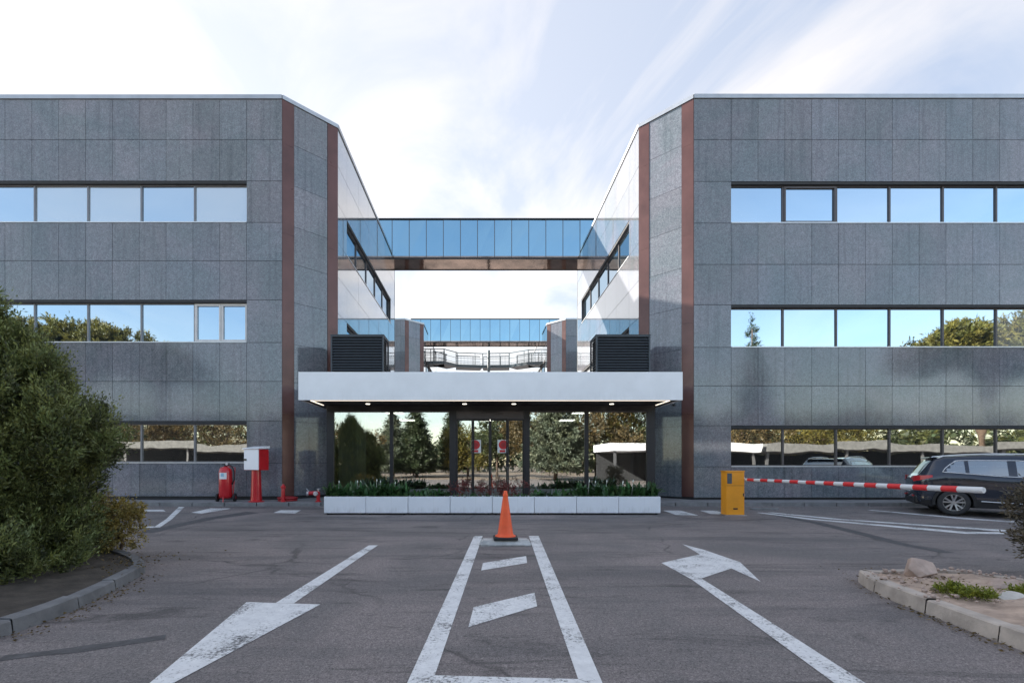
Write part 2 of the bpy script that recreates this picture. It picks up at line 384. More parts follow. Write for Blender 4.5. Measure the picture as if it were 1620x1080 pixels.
# ------------------------------------------------------------------ walls with cladding and windows
RL = [13.44, 12.11, 10.75, 9.38, 8.12, 6.83, 5.43, 4.15, 2.84, 1.46, .36]
RR = [13.46, 12.11, 10.73, 9.36, 8.00, 6.67, 5.27, 4.00, 2.69, 1.34, .32]
rnd = random.Random(11)
def tint():
    k = rnd.uniform(.90, 1.09); h = rnd.uniform(-.03, .03)
    return (k * (1 + h), k, k * (1 - h * .6))
def wall(fr, L, rows, w0, w1, wins, clad, core, root, first, pw=.885, mod=1.77, style='grey', wrows=(2, 5, 8), panes=True, sill=True):
    """rows: joint heights top->bottom; windows fill row bands `wrows` between s=w0..w1"""
    for r in range(len(rows) - 1):
        zt, zb = rows[r], rows[r + 1]
        iswin = r in wrows and w1 > w0
        segs = [(0, L)] if not iswin else [(0, w0), (w1, L)]
        for (a, b_) in segs:
            if b_ - a < .02: continue
            core.wbox(fr, a, b_, -.30, -.028, zb, zt)
            cuts = [a]
            if w1 > w0:
                for c in (w0, w1):
                    if a + .05 < c < b_ - .05: cuts.append(c)
                k = w0 + pw
                while k < w1 - .1:
                    if a + .05 < k < b_ - .05: cuts.append(k)
                    k += pw
                base = w1 if first == 'end' else w0
                k = w0 - 1.2
            else:
                k = a + 1.2
                while k < b_ - .3: cuts.append(k); k += 1.2
            cuts.append(b_); cuts = sorted(set(round(c, 4) for c in cuts))
            for c0, c1 in zip(cuts[:-1], cuts[1:]):
                if c1 - c0 > 3:      # far ends beyond the windows
                    nn = int((c1 - c0) / 1.2); 
                    for q in range(nn):
                        clad.col = tint(); clad.wbox(fr, c0 + (c1 - c0) * q / nn + .005, c0 + (c1 - c0) * (q + 1) / nn - .005, -.03, rnd.uniform(-.0012, .0012), zb + .005, zt - .005)
                    continue
                clad.col = tint()
                clad.wbox(fr, c0 + .0055, c1 - .0055, -.03, rnd.uniform(-.0012, .0012), zb + .0075, zt - .0075)
        if iswin:
            core.wbox(fr, w0, w1, -.34, -.30, zb, zt)          # back of the window recess
            core.wbox(fr, w0, w1, -.30, -.012, zt - .085, zt - .006)  # dark reveal under the head
            nwin = int(round((w1 - w0) / mod)); ww = (w1 - w0) / nwin
            for k in range(nwin):
                a, b_ = w0 + k * ww, w0 + (k + 1) * ww
                sty = style; double = False; opened = False
                if style == 'left_front' :
                    sty = 'grey'
                    if r == 5 and k == nwin - 1: sty = 'white'; double = True
                if style == 'right_front':
                    sty = 'dark'
                    if r == 2 and k == 1: opened = True
                fm = {'grey': M['frame'], 'dark': M['frame_dark'], 'white': M['frame_white']}[sty]
                m = MB(); z0, z1 = zb + .03, zt - .088; t_ = .028
                da, db = -.16, -.095
                m.wbox(fr, a, a + t_, da, db, z0, z1); m.wbox(fr, b_ - t_, b_, da, db, z0, z1)
                m.wbox(fr, a + t_, b_ - t_, da, db, z0, z0 + t_); m.wbox(fr, a + t_, b_ - t_, da, db, z1 - t_, z1)
                if double or opened:
                    t2 = .055; dd = db + .02
                    xs = [(a + t_, (a + b_) / 2 - .01), ((a + b_) / 2 + .01, b_ - t_)] if double else [(a + t_, b_ - t_)]
                    for (p, q) in xs:
                        m.wbox(fr, p, p + t2, da, dd, z0 + t_, z1 - t_); m.wbox(fr, q - t2, q, da, dd, z0 + t_, z1 - t_)
                        m.wbox(fr, p + t2, q - t2, da, dd, z0 + t_, z0 + t_ + t2); m.wbox(fr, p + t2, q - t2, da, dd, z1 - t_ - t2, z1 - t_)
                if not panes:
                    m.col = None
                wo_ = m.build('window', fm, root)
                if double: wo_['label'] = 'white framed window divided into two small casements'
                if opened: wo_['label'] = 'window with a thicker frame round a pale pane'
                p_ = MB(); O_, u_, n_ = fr; tl = [rnd.uniform(-.0035, .0035) for _ in range(4)]
                def q_(a_, d_, z_): return (O_[0] + u_[0] * a_ + n_[0] * d_, O_[1] + u_[1] * a_ + n_[1] * d_, z_)
                A0, B0, Z0_, Z1_ = a + t_, b_ - t_, z0 + t_, z1 - t_
                p_.hexa([q_(A0, -.134 + tl[0], Z0_), q_(B0, -.134 + tl[1], Z0_), q_(B0, -.148, Z0_), q_(A0, -.148, Z0_), q_(A0, -.134 + tl[2], Z1_), q_(B0, -.134 + tl[1] + tl[2] - tl[0], Z1_), q_(B0, -.148, Z1_), q_(A0, -.148, Z1_)])
                p_.build('pane', M['glass_warm'] if r == 8 else M[rnd.choice(['glass', 'glass', 'glass_blind', 'glass_deep'])], wo_)
            if sill:
                s_ = MB(); s_.wbox(fr, w0, w1, -.20, .02, zb - .004, zb + .028)
                s_.build('window_sill', M['sill'], root)
def office(name_label, side, front_y, rows, xf, xi, xend, back_y, win_f, fstyle, inner=True, detail=True, zshift=0):
    """side -1 left, +1 right"""
    root = thing('office_building', name_label, 'building', (0, 0, 0))
    clad, core = MB(), MB()
    ci = front_y + 1.40
    # front facade: s runs towards the frame centre for left, away for right
    if side < 0:
        fr = ((xend, front_y), (1, 0), (0, -1)); L = xf - xend; w1 = L - 1.17; w0 = w1 - win_f * 1.77
        cf_ = ((xf, front_y), Vector((xi - xf, 1.40)).normalized(), Vector((1.40, -(xi - xf))).normalized())
        fi = ((xi, ci), (0, 1), (1, 0))
    else:
        fr = ((xf, front_y), (1, 0), (0, -1)); L = xend - xf; w0 = 1.235; w1 = w0 + win_f * 1.77
        cf_ = ((xi, ci), Vector((xf - xi, -1.40)).normalized(), Vector((-1.40, -(xf - xi))).normalized())
        fi = ((xi, back_y), (0, -1), (-1, 0))
    wall(fr, L, rows, w0, w1, None, clad, core, root, 'start', style=fstyle, wrows=(2, 5, 8) if win_f else ())
    Lc = math.hypot(xf - xi, 1.40); sw = .40
    for (a, b_) in ((0, sw), (Lc - sw, Lc)):
        s_ = MB()
        zz = [rows[-1] + .02, 3.1, 6.1, 9.05, 12.0, rows[0]]
        for z0, z1 in zip(zz[:-1], zz[1:]):
            s_.wbox(cf_, a + .004, b_ - .004, -.2, .012, z0 + .002, z1 - .002)
        s_.build('corner_strip', M['bronze'], root)
    core.wbox(cf_, .0, Lc, -.3, -.03, rows[-1], rows[0])
    for r in range(len(rows) - 1):
        clad.col = tint(); clad.wbox(cf_, sw + .006, Lc - sw - .006, -.028, 0, rows[r + 1] + .005, rows[r] - .005)
    Li = back_y - ci; clad2 = MB()
    if side < 0: wi0, wi1 = 1.15, 1.15 + 8.85
    else: wi0, wi1 = Li - 1.15 - 8.85, Li - 1.15
    wall(fi, Li, rows, wi0, wi1, None, clad2, core, root, 'start', style='dark', pw=1.77, wrows=(2, 5, 8) if detail else (2, 5), sill=detail)
    fb = ((xi, back_y), (-side * -1, 0), (0, 1)) if False else None
    core.box(min(xi, xend), max(xi, xend), back_y - .05, back_y + .12, .1, rows[0])
    clad.build('stone_cladding', M['granite'], root); clad2.build('polished_cladding', M['polished'], root); core.build('wall', M['core'], root)
    # roof slab
    r_ = MB(); z0, z1 = rows[0] - .4, rows[0] - .02
    off = .35
    pts = [(xend, front_y + off), (xf, front_y + off), (xi - side * -1 * 0 + (off * side), ci + .1), (xi + off * side, back_y), (xend, back_y)]
    b0 = len(r_.v); n_ = len(pts)
    r_.v += [(p[0], p[1], z0) for p in pts] + [(p[0], p[1], z1) for p in pts]
    r_.f += [tuple(range(n_))[::-1], tuple(range(n_, 2 * n_))]; r_.c += [None, None]
    for i in range(n_):
        j = (i + 1) % n_; r_.f.append((i, j, n_ + j, n_ + i)); r_.c.append(None)
    r_.build('roof', M['core'], root)
    cp = MB(); zc0, zc1 = rows[0] + .003, rows[0] + .135
    cp.wbox(fr, 0, L, -.40, .035, zc0, zc1); cp.wbox(cf_, 0, Lc, -.36, .035, zc0 + .001, zc1 + .001); cp.wbox(fi, 0, Li, -.40, .035, zc0, zc1)
    cp.build('coping', M['coping'], root)
    pl = MB(); pl.wbox(fr, 0, L, -.3, -.06, .12, rows[-1] - .002); pl.wbox(cf_, 0, Lc, -.3, -.06, .12, rows[-1] - .002); pl.wbox(fi, 0, Li, -.3, -.06, .12, rows[-1] - .002)
    pl.build('plinth', M['core'], root)
    return root
office('large grey granite office block left of the entrance, behind the red fire cabinet', -1, 15.94, RL, -6.60, -5.18, -27, 28.5, 7, 'left_front')
office('large grey granite office block right of the entrance, behind the dark car', 1, 15.94, RR, 6.97, 5.61, 29, 28.5, 8, 'right_front')
office('far grey office block seen beyond the left wing, left end of the farther glass bridge', -1, 40.3, RL, -6.45, -5.05, -14, 53, 0, 'dark', detail=False)
office('far grey office block seen beyond the right wing, right end of the farther glass bridge', 1, 40.3, RL, 6.97, 5.58, 15, 53, 0, 'dark', detail=False)

# ------------------------------------------------------------------ glass bridges
def bridge(label, y0, y1, x0, x1, n):
    root = thing('glass_bridge', label, 'bridge', (0, 0, 0), group='glazed bridges between the wings')
    zb, zt = EYE + 10.92, EYE + 12.96
    s = MB(); s.box(x0, x1, y0 + .01, y1, zb - .02, zb + .12); s.build('soffit', M['soffit_b'], root)
    s = MB(); s.box(x0, x1, y0 - .02, y0 + .04, zb - .05, zb + .035); s.box(x0, x1, y1 - .04, y1 + .02, zb - .05, zb + .035); s.build('edge_beam', M['dark'], root)
    s = MB(); s.box(x0, x1, y0 - .04, y1 + .04, zt, zt + .07); s.build('roof', M['dark'], root)
    w_ = (x1 - x0) / n; rr = random.Random(3)
    fr_ = MB()
    for k in range(n + 1): fr_.box(x0 + k * w_ - .016, x0 + k * w_ + .016, y0 + .005, y0 + .06, zb + .036, zt - .001)
    fr_.build('mullions', M['frame_dark'], root)
    for k in range(n):
        p = MB(); a = x0 + k * w_ + .017; b_ = x0 + (k + 1) * w_ - .017; t1, t2 = rr.uniform(-.006, .006), rr.uniform(-.006, .006)
        p.hexa([(a, y0 + .02 + t1, zb + .036), (b_, y0 + .02 + t2, zb + .036), (b_, y0 + .05, zb + .036), (a, y0 + .05, zb + .036),
                (a, y0 + .02 - t1, zt - .001), (b_, y0 + .02 - t2, zt - .001), (b_, y0 + .05, zt - .001), (a, y0 + .05, zt - .001)])
        p.build('glass_panel', M['bridge_glass'], root)
    p = MB(); p.box(x0, x1, y1 - .03, y1, zb + .036, zt - .001); p.build('rear_glazing', M['bridge_glass'], root)
bridge('nearer and larger mirror glazed bridge spanning between the two front wings', 25.65, 27.15, -6.6, 7.0, 15)
bridge('farther and smaller mirror glazed bridge seen just above the entrance roof', 43.3, 44.8, -6.4, 6.9, 15)
# footbridge with railings in the rear courtyard
fb = thing('footbridge', 'dark steel footbridge with thin railings below the farther glass bridge', 'footbridge')
D0 = 47.0
pth = [(-6.5, D0 - 1.5), (-4.6, D0 - 1.9), (-3.6, D0 - 1.9), (-2.4, D0 - .4), (0, D0), (2.6, D0 - .2), (4.3, D0 - 1.5), (5.6, D0 - 1.7), (6.8, D0 - 1.5)]
zd = PZ(580, D0)
d_ = MB()
for (a, b_) in zip(pth[:-1], pth[1:]):
    u = (Vector(b_) - Vector(a)); L = u.length; u.normalize(); d_.wbox((a, u, Vector((u.y, -u.x))), 0, L, -1.4, .05, zd - .12, zd + .16)
d_.build('deck', M['rail'], fb)
r_ = MB()
for off in (0.02, -1.35):
    for (a, b_) in zip(pth[:-1], pth[1:]):
        u = (Vector(b_) - Vector(a)); L = u.length; u.normalize(); fr = (a, u, Vector((u.y, -u.x)))
        r_.wbox(fr, 0, L, off - .03, off + .03, zd + 1.25, zd + 1.32); r_.wbox(fr, 0, L, off - .015, off + .015, zd + .28, zd + .31); r_.wbox(fr, 0, L, off - .015, off + .015, zd + .75, zd + .78)
        k = 0
        while k < L:
            big = (int(k / .14) % 12 == 0); q = .03 if big else .008
            r_.wbox(fr, k, k + 2 * q, off - q, off + q, zd + .16, zd + 1.26); k += .14
r_.build('railing', M['rail'], fb)
p = MB(); p.tube([(.62, D0 - .7, 0.2), (.62, D0 - .7, EYE + 10.9)], .13, 10); p.build('post', M['rail'], fb)

# ------------------------------------------------------------------ entrance pavilion
ent = thing('entrance_pavilion', 'glazed entrance lobby under a wide flat white canopy between the two wings', 'entrance')
CY0 = 14.0; cx0, cx1 = PX(472, CY0), PX(1080, CY0); zf0, zf1 = PZ(632.5, CY0), PZ(588, CY0)
s = MB(); s.box(cx0, cx1, CY0, CY0 + .05, zf0, zf1)
s.box(cx0, cx0 + .05, CY0 + .05, 17.0, zf0, zf1); s.box(cx1 - .05, cx1, CY0 + .05, 17.0, zf0, zf1)
s.build('fascia', M['fascia'], ent)
s = MB(); s.box(cx0 + .051, cx1 - .051, CY0 + .051, 17.0, zf1 - .12, zf1 - .03); s.box(-5.0, 5.4, 17.0, 25.5, zf1 - .12, zf1 - .03); s.build('roof', M['coping'], ent)
s = MB(); s.box(cx0 + .051, cx1 - .051, CY0 + .051, 17.0, zf0 + .022, zf0 + .10); s.box(-4.95, 5.35, 17.0, 25.5, zf0 + .022, zf0 + .10); s.build('soffit', M['soffit'], ent)
s = MB(); e0, e1 = PX(491, 14.25), PX(1060, 14.25); zs = zf0 + .008
s.box(e0, e1, 14.23, 14.25, zs, zs + .012); s.box(e0, e0 + .035, 14.26, 15.36, zs, zs + .017); s.box(e1 - .035, e1, 14.26, 15.36, zs, zs + .017)
s.build('light_strip', M['led'], ent)
for xp in (582, 735, 813, 967.7):
    X = PX(xp, 14.98)
    s = MB(); s.lathe([(.085, 0), (.085, .012), (.0001, .012)][:2], 18, (X, 14.98, zf0 + .009)); h = s.build('downlight', M['sill'], ent)
    s = MB(); s.lathe([(.066, 0), (.066, .004)], 18, (X, 14.98, zf0 + .004)); s.build('lamp', M['spot'], h)
GD = 15.5; gz0, gz1 = .25, PZ(650, GD)
def gx(x): return PX(x, GD)
for a, b_, dp in ((517, 528, .22), (616.5, 622, .10), (711, 722, .20), (829, 838, .20), (925, 931, .10), (1023, 1036, .22)):
    s = MB(); s.box(gx(a), gx(b_), GD - .02, GD - .02 + dp, gz0, gz1); s.build('post', M['dark'], ent)
s = MB(); s.box(gx(517), gx(1036), GD - .03, GD + .2, gz1 + .001, zf0 + .021); s.build('header', M['dark'], ent)
s = MB()
for a, b_ in ((528, 616.5), (622, 711), (838, 925), (931, 1023)): s.box(gx(a), gx(b_), GD, GD + .08, gz0, gz0 + .10); s.box(gx(a), gx(b_), GD, GD + .08, gz1 - .035, gz1)
s.build('base_rail', M['frame_dark'], ent)
for a, b_ in ((528, 616.5), (622, 711), (838, 925), (931, 1023)):
    s = MB(); s.box(gx(a), gx(b_), GD + .03, GD + .042, gz0 + .10, gz1 - .035); s.build('glass_panel', M['eglass'], ent)
# side glass
for X in (gx(520), gx(1033)):
    s = MB(); s.box(X - .006, X + .006, GD + .21, 17.0, gz0, gz1); s.build('side_glass', M['eglass'], ent)
# sliding doors
zdoor = PZ(662, GD)
s = MB(); s.box(gx(722), gx(829), GD + .0, GD + .16, zdoor, gz1); s.build('door_header', M['frame_dark'], ent)
edges = [722, 748, 775.5, 803, 829]
for i in range(4):
    a, b_ = gx(edges[i]) + .004, gx(edges[i + 1]) - .004; yy = GD + (.02 if i in (0, 3) else .075)
    d = MB(); d.box(a, a + .04, yy, yy + .045, gz0 + .02, zdoor - .004); d.box(b_ - .04, b_, yy, yy + .045, gz0 + .02, zdoor - .004)
    d.box(a + .04, b_ - .04, yy, yy + .045, gz0 + .02, gz0 + .12); d.box(a + .04, b_ - .04, yy, yy + .045, zdoor - .06, zdoor - .004)
    do = d.build('door', M['dark'], ent)
    p = MB(); p.box(a + .04, b_ - .04, yy + .016, yy + .028, gz0 + .12, zdoor - .06); p.build('pane', M['eglass'], do)
    if i in (1, 2):
        xc = gx(752.5 if i == 1 else 795.5); z1 = PZ(705, GD)
        p = MB(); p.box(xc - .17, xc + .17, yy + .008, yy + .012, z1 - .22, z1 + .20); so = p.build('sticker', M['paper'], do)
        p = MB(); q = []
        for k in range(24):
            an = 2 * math.pi * k / 24; q.append((xc + (-.01 if i == 1 else .02) + .15 * math.cos(an), yy + .005, z1 + .04 + .15 * math.sin(an)))
        p.quad(*q); p.build('red_disc', M['red'], so)
        p = MB(); q = []
        for k in range(24):
            an = 2 * math.pi * k / 24; q.append((xc + (-.01 if i == 1 else .02) + .075 * math.cos(an), yy + .003, z1 + .04 + .075 * math.sin(an)))
        p.quad(*q); p.build('disc_centre', M['red_dull'], so)
        p = MB(); p.box(xc - .10, xc + .08, yy + .003, yy + .0045, z1 - .20, z1 - .125); p.build('red_text_block', M['red'], so)
s = MB(); s.box(gx(764), gx(786), GD - .10, GD - .031, gz1 - .02, gz1 + .05); s.build('door_sensor', M['black'], ent)
# inside of the lobby
s = MB(); s.box(-4.95, 5.35, GD + .2, 25.4, .2, .262); s.build('lobby_floor', M['stone_int'], ent)
s = MB(); s.box(-5.0, 5.4, 23.4, 23.6, .262, 3.3); s.box(-5.02, -4.92, 17.3, 23.4, .262, 3.3); s.box(5.3, 5.4, 17.3, 23.4, .262, 3.3); s.build('lobby_wall', M['intwall'], ent)
s = MB()
for k in range(26):
    X = -4.72 + k * .035; s.tube([(X, 15.95 + .03 * math.sin(k * 1.7), .27), (X, 15.95 + .03 * math.sin(k * 1.7), 3.05)], .024, 6)
tag(s.build('curtain', M['curtain'], smooth=True), 'beige pleated curtain behind the leftmost entrance glass', 'curtain')
for X in (-3.2, .2, 3.6):
    for Y in (17.6, 20.6):
        s = MB(); s.box(X - .3, X + .3, Y - .3, Y + .3, zf0 + .006, zf0 + .020); s.build('added_fill_panel', M['lobbyfill'], ent)  # glowing panels added to brighten the lobby and its curtain
def table(X, Y, label):
    t = thing('table', label, 'table', (X, Y, .262), .1)
    s = MB(); s.box(-.7, .7, -.4, .4, .70, .735); s.build('table_top', M['wood'], t, bevel=.005)
    for a in (-.62, .62):
        for b_ in (-.33, .33):
            s = MB(); s.box(a - .02, a + .02, b_ - .02, b_ + .02, 0, .699); s.build('leg', M['dark'], t)
def mk_chair():
    t = thing('chair', '', 'chair', (0, 0, 0), 0, 'lobby chairs')
    s = MB(); s.box(-.23, .23, -.23, .23, .42, .48); s.build('seat', M['fabric'], t, bevel=.02)
    s = MB(); s.box(-.22, .22, .20, .24, .52, .86); s.build('backrest', M['fabric'], t, bevel=.015)
    for a in (-.2, .2):
        for b_ in (-.2, .2):
            s = MB(); s.box(a - .013, a + .013, b_ - .013, b_ + .013, 0, .419 if b_ < 0 else .84); s.build('leg', M['steel'], t)
    return t
table(-2.9, 17.3, 'low wooden table inside the left part of the lobby')
c0 = mk_chair()
for i, (X, Y, rz, lb) in enumerate(((-3.3, 16.75, 3.0, 'grey lobby chair in front of the table, nearer the curtain'), (-2.4, 16.7, 3.3, 'grey lobby chair in front of the table, nearer the doors'), (-3.2, 17.9, .1, 'grey lobby chair behind the table, nearer the curtain'), (-2.3, 18.0, -.2, 'grey lobby chair behind the table, nearer the doors'))):
    c = c0 if i == 0 else copy_tree(c0); c.location = (X, Y, .262); c.rotation_euler = (0, 0, rz); c['label'] = lb
t = thing('reception_desk', 'pale reception desk deep inside the lobby behind the doors', 'desk', (1.2, 20.5, .262))
s = MB(); s.box(-1.3, 1.3, 0, .1, 0, 1.05); s.box(-1.3, -1.2, .1, .7, 0, 1.05); s.box(1.2, 1.3, .1, .7, 0, 1.05); s.build('front_panel', M['planter'], t)
s = MB(); s.box(-1.35, 1.35, -.05, .75, 1.051, 1.10); s.build('counter', M['wood'], t)

# rooftop louvred units
def louvre_unit(x0, x1, side, label):
    Y0, Y1 = 15.8, 16.7; zt = PZ(530, Y0); zb = zf1 - .03
    t = thing('louvred_unit', label, 'ventilation unit', ((x0 + x1) / 2, Y0, zb), 0, 'louvred units on the canopy')
    w2 = (x1 - x0) / 2; d = Y1 - Y0; h = zt - zb
    s = MB(); s.box(-w2, w2, 0, .05, 0, .05); s.box(-w2, w2, 0, .05, h - .05, h)
    for a in (-w2, w2 - .05): s.box(a, a + .05, 0, .05, .051, h - .051); s.box(a, a + .05, d - .05, d, 0, h)
    for a in (-w2, w2 - .05): s.box(a, a + .05, .051, d - .051, 0, .05); s.box(a, a + .05, .051, d - .051, h - .05, h)
    s.build('frame', M['louver'], t)
    n = 16; s = MB()
    for k in range(n):
        z = .06 + (h - .12) * k / n; dz = (h - .12) / n
        s.hexa([(-w2 + .051, .0, z), (w2 - .051, .0, z), (w2 - .051, .012, z), (-w2 + .051, .012, z), (-w2 + .051, .05, z + dz * .75), (w2 - .051, .05, z + dz * .75), (w2 - .051, .062, z + dz * .75), (-w2 + .051, .062, z + dz * .75)])
        for xs in (-w2, w2):
            sg = 1 if xs > 0 else -1
            s.hexa([(xs, .051, z), (xs, d - .051, z), (xs - sg * .012, d - .051, z), (xs - sg * .012, .051, z), (xs - sg * .05, .051, z + dz * .75), (xs - sg * .05, d - .051, z + dz * .75), (xs - sg * .062, d - .051, z + dz * .75), (xs - sg * .062, .051, z + dz * .75)])
    s.build('slats', M['louver'], t)
    s = MB(); s.box(-w2 + .08, w2 - .08, .09, d - .02, .0, h - .06); s.build('housing', M['core'], t)
    s = MB(); s.box(-w2 - .01, w2 + .01, -.01, d + .01, h + .001, h + .025); s.build('lid', M['louver'], t)
louvre_unit(PX(523, 15.8), PX(607, 15.8), -1, 'dark louvred ventilation unit on the left end of the white canopy')
louvre_unit(PX(943, 15.8), PX(1029, 15.8), 1, 'dark louvred ventilation unit on the right end of the white canopy')
# security camera on the right chamfer
t = thing('security_camera', 'small black security camera mounted under the right end of the canopy', 'camera', (PX(1065, 16.2), 16.2, PZ(640, 16.2)))
s = MB(); s.tube([(0, 0, 0), (-.05, -.22, -.03)], .045, 12); s.build('body', M['black'], t, True)
s = MB(); s.tube([(0, 0, .04), (.06, .30, .06)], .02, 8); s.build('bracket', M['sill'], t)

# ------------------------------------------------------------------ foliage helpers
def leaf_mesh(name, cen, dirs, ln, wd, cols, m, parent=None, bend=.25, seed=0, fold=True):
    """one tapered leaf per row: centre, direction, length, width (numpy arrays)"""
    rg = np.random.default_rng(seed); n = len(cen)
    dirs = dirs / (np.linalg.norm(dirs, axis=1, keepdims=True) + 1e-9)
    rv = rg.normal(size=(n, 3)); sd = np.cross(dirs, rv); sd /= (np.linalg.norm(sd, axis=1, keepdims=True) + 1e-9)
    up = np.cross(sd, dirs)
    ln = ln[:, None]; wd = wd[:, None]
    p0 = cen - dirs * ln * .5; mid = cen + up * ln * bend * .3
    v = np.stack([p0, mid - sd * wd * .5, cen + dirs * ln * .5, mid + sd * wd * .5], axis=1).reshape(-1, 3)
    me = bpy.data.meshes.new(name); me.vertices.add(4 * n); me.vertices.foreach_set('co', v.astype(np.float32).ravel())
    me.loops.add(4 * n); me.loops.foreach_set('vertex_index', np.arange(4 * n, dtype=np.int32))
    me.polygons.add(n); me.polygons.foreach_set('loop_start', np.arange(0, 4 * n, 4, dtype=np.int32)); me.polygons.foreach_set('loop_total', np.full(n, 4, dtype=np.int32))
    me.update(calc_edges=True)
    at = me.color_attributes.new('tint', 'FLOAT_COLOR', 'CORNER')
    cc = np.ones((n, 4), dtype=np.float32); cc[:, :3] = cols; at.data.foreach_set('color', np.repeat(cc, 4, axis=0).ravel())
    me.materials.append(m); me.validate()
    o = bpy.data.objects.new(name, me); C.objects.link(o); o.parent = parent; return o
def foliage(name, lobes, nclump, nleaf, csize, ll, lw, m, parent, seed, up=.5, colvar=.35, yellow=.3, inner=.35, outw=1.0, elong=1.5, flat=1.0):
    """lobes: (cx,cy,cz,rx,ry,rz). clumps of leaves over the lobes' shells and partly inside"""
    rg = np.random.default_rng(seed); L = np.array(lobes, dtype=float)
    area = (L[:, 3] * L[:, 4] + L[:, 3] * L[:, 5] + L[:, 4] * L[:, 5]); pr = area / area.sum()
    C_, D_, K_ = [], [], []
    idx = rg.choice(len(L), nclump, p=pr)
    u = rg.normal(size=(nclump, 3)); u /= np.linalg.norm(u, axis=1, keepdims=True)
    rad = np.where(rg.random(nclump) < inner, rg.uniform(.45, .9, nclump), rg.uniform(.88, 1.06, nclump))
    # uneven outline
    rad *= 1 + .10 * np.sin(u[:, 0] * 5 + idx) * np.cos(u[:, 2] * 6 + 1.3 * idx) + rg.normal(size=nclump) * .03
    cc = L[idx, :3] + u * L[idx, 3:6] * rad[:, None]
    keep = cc[:, 2] > .03
    cc, u = cc[keep], u[keep]; nclump = len(cc)
    cd = u * outw + np.array([0, 0, up]) + rg.normal(size=(nclump, 3)) * .25; cd /= np.linalg.norm(cd, axis=1, keepdims=True)
    cs = csize * rg.uniform(.6, 1.35, nclump)
    ck = rg.normal(size=nclump) * colvar * .5; cy_ = rg.random(nclump) * yellow
    n = nclump * nleaf; ci = np.repeat(np.arange(nclump), nleaf)
    off = rg.normal(size=(n, 3)) * .42; al = rg.normal(size=n) * .5
    P = cc[ci] + (off * cs[ci][:, None]) * flat + cd[ci] * (al * cs[ci] * elong * .8)[:, None]
    Dn = cd[ci] + off * 1.1 + rg.normal(size=(n, 3)) * .45
    k = np.clip(1 + ck[ci] + rg.normal(size=n) * .18 + .22 * np.clip(al, -1, 1), .35, 2.0)
    cols = np.stack([k * (1 + cy_[ci] * 1.0), k * (1 + cy_[ci] * .35), k * (1 - cy_[ci] * .3)], axis=1)
    return leaf_mesh(name, P, Dn, ll * rg.uniform(.6, 1.4, n), lw * rg.uniform(.7, 1.3, n), cols, m, parent, seed=seed)
def tree(name, label, cat, loc, trunk_h, tr, lobes, m, seed, nclump, nleaf, csize, ll, lw, group=None, up=.4, flat=1.0, elong=1.3, lean=0, **kw):
    t = thing(name, label, cat, loc, 0, group); rr = random.Random(seed)
    s = MB(); top = Vector((lean, 0, trunk_h)); s.tube([(0, 0, -.1), (lean * .3, .1, trunk_h * .45), top], [tr, tr * .8, tr * .45], 10)
    for lo in lobes[:9]:
        q = Vector(lo[:3]); st = Vector((lean * .6, 0, trunk_h * rr.uniform(.45, .95)))
        if q.z > st.z: s.tube([st, (st + q) / 2 + Vector((0, 0, -.1)), q], [tr * .4, tr * .25, tr * .1], 6)
    s.build('trunk', M['bark'], t, True)
    foliage('crown', lobes, nclump, nleaf, csize, ll, lw, m, t, seed, up=up, flat=flat, elong=elong, **kw)
    return t

# ------------------------------------------------------------------ planters and their plants
PYF = F * (EYE - .035) / (814 - CY)
px0, px1 = PX(512, PYF), PX(1045.5, PYF); pw = (px1 - px0) / 8; ph = .50; pd = .50; pzb = road_z(PYF)
def mk_planter():
    t = thing('planter_box', '', 'planter', (0, 0, 0), 0, 'white planter boxes in a row before the entrance')
    s = MB(); w2 = pw / 2 - .006; tt = .03
    s.box(-w2, w2, 0, tt, .05, ph); s.box(-w2, w2, pd - tt, pd, .05, ph); s.box(-w2, -w2 + tt, tt + .001, pd - tt - .001, .05, ph); s.box(w2 - tt, w2, tt + .001, pd - tt - .001, .05, ph)
    s.build('box', M['planter'], t, bevel=.006)
    s = MB(); s.box(-w2 + tt + .002, w2 - tt - .002, tt + .002, pd - tt - .002, .06, ph - .05); s.build('soil', M['soil_dark'], t)
    for a in (-w2 + .1, w2 - .1):
        for b_ in (.06, pd - .06):
            s = MB(); s.box(a - .03, a + .03, b_ - .03, b_ + .03, 0, .049); s.build('foot', M['black'], t)
    return t
ORD = ['leftmost', 'second from the left', 'third from the left', 'fourth from the left', 'fourth from the right', 'third from the right', 'second from the right', 'rightmost']
pl0 = mk_planter(); rnd = random.Random(2)
for i in range(8):
    p = pl0 if i == 0 else copy_tree(pl0)
    p.location = (px0 + pw * (i + .5), PYF + rnd.uniform(-.008, .008), pzb); p.rotation_euler = (0, 0, rnd.uniform(-.004, .004))
    p['label'] = f'white planter box, {ORD[i]} of the row in front of the entrance'
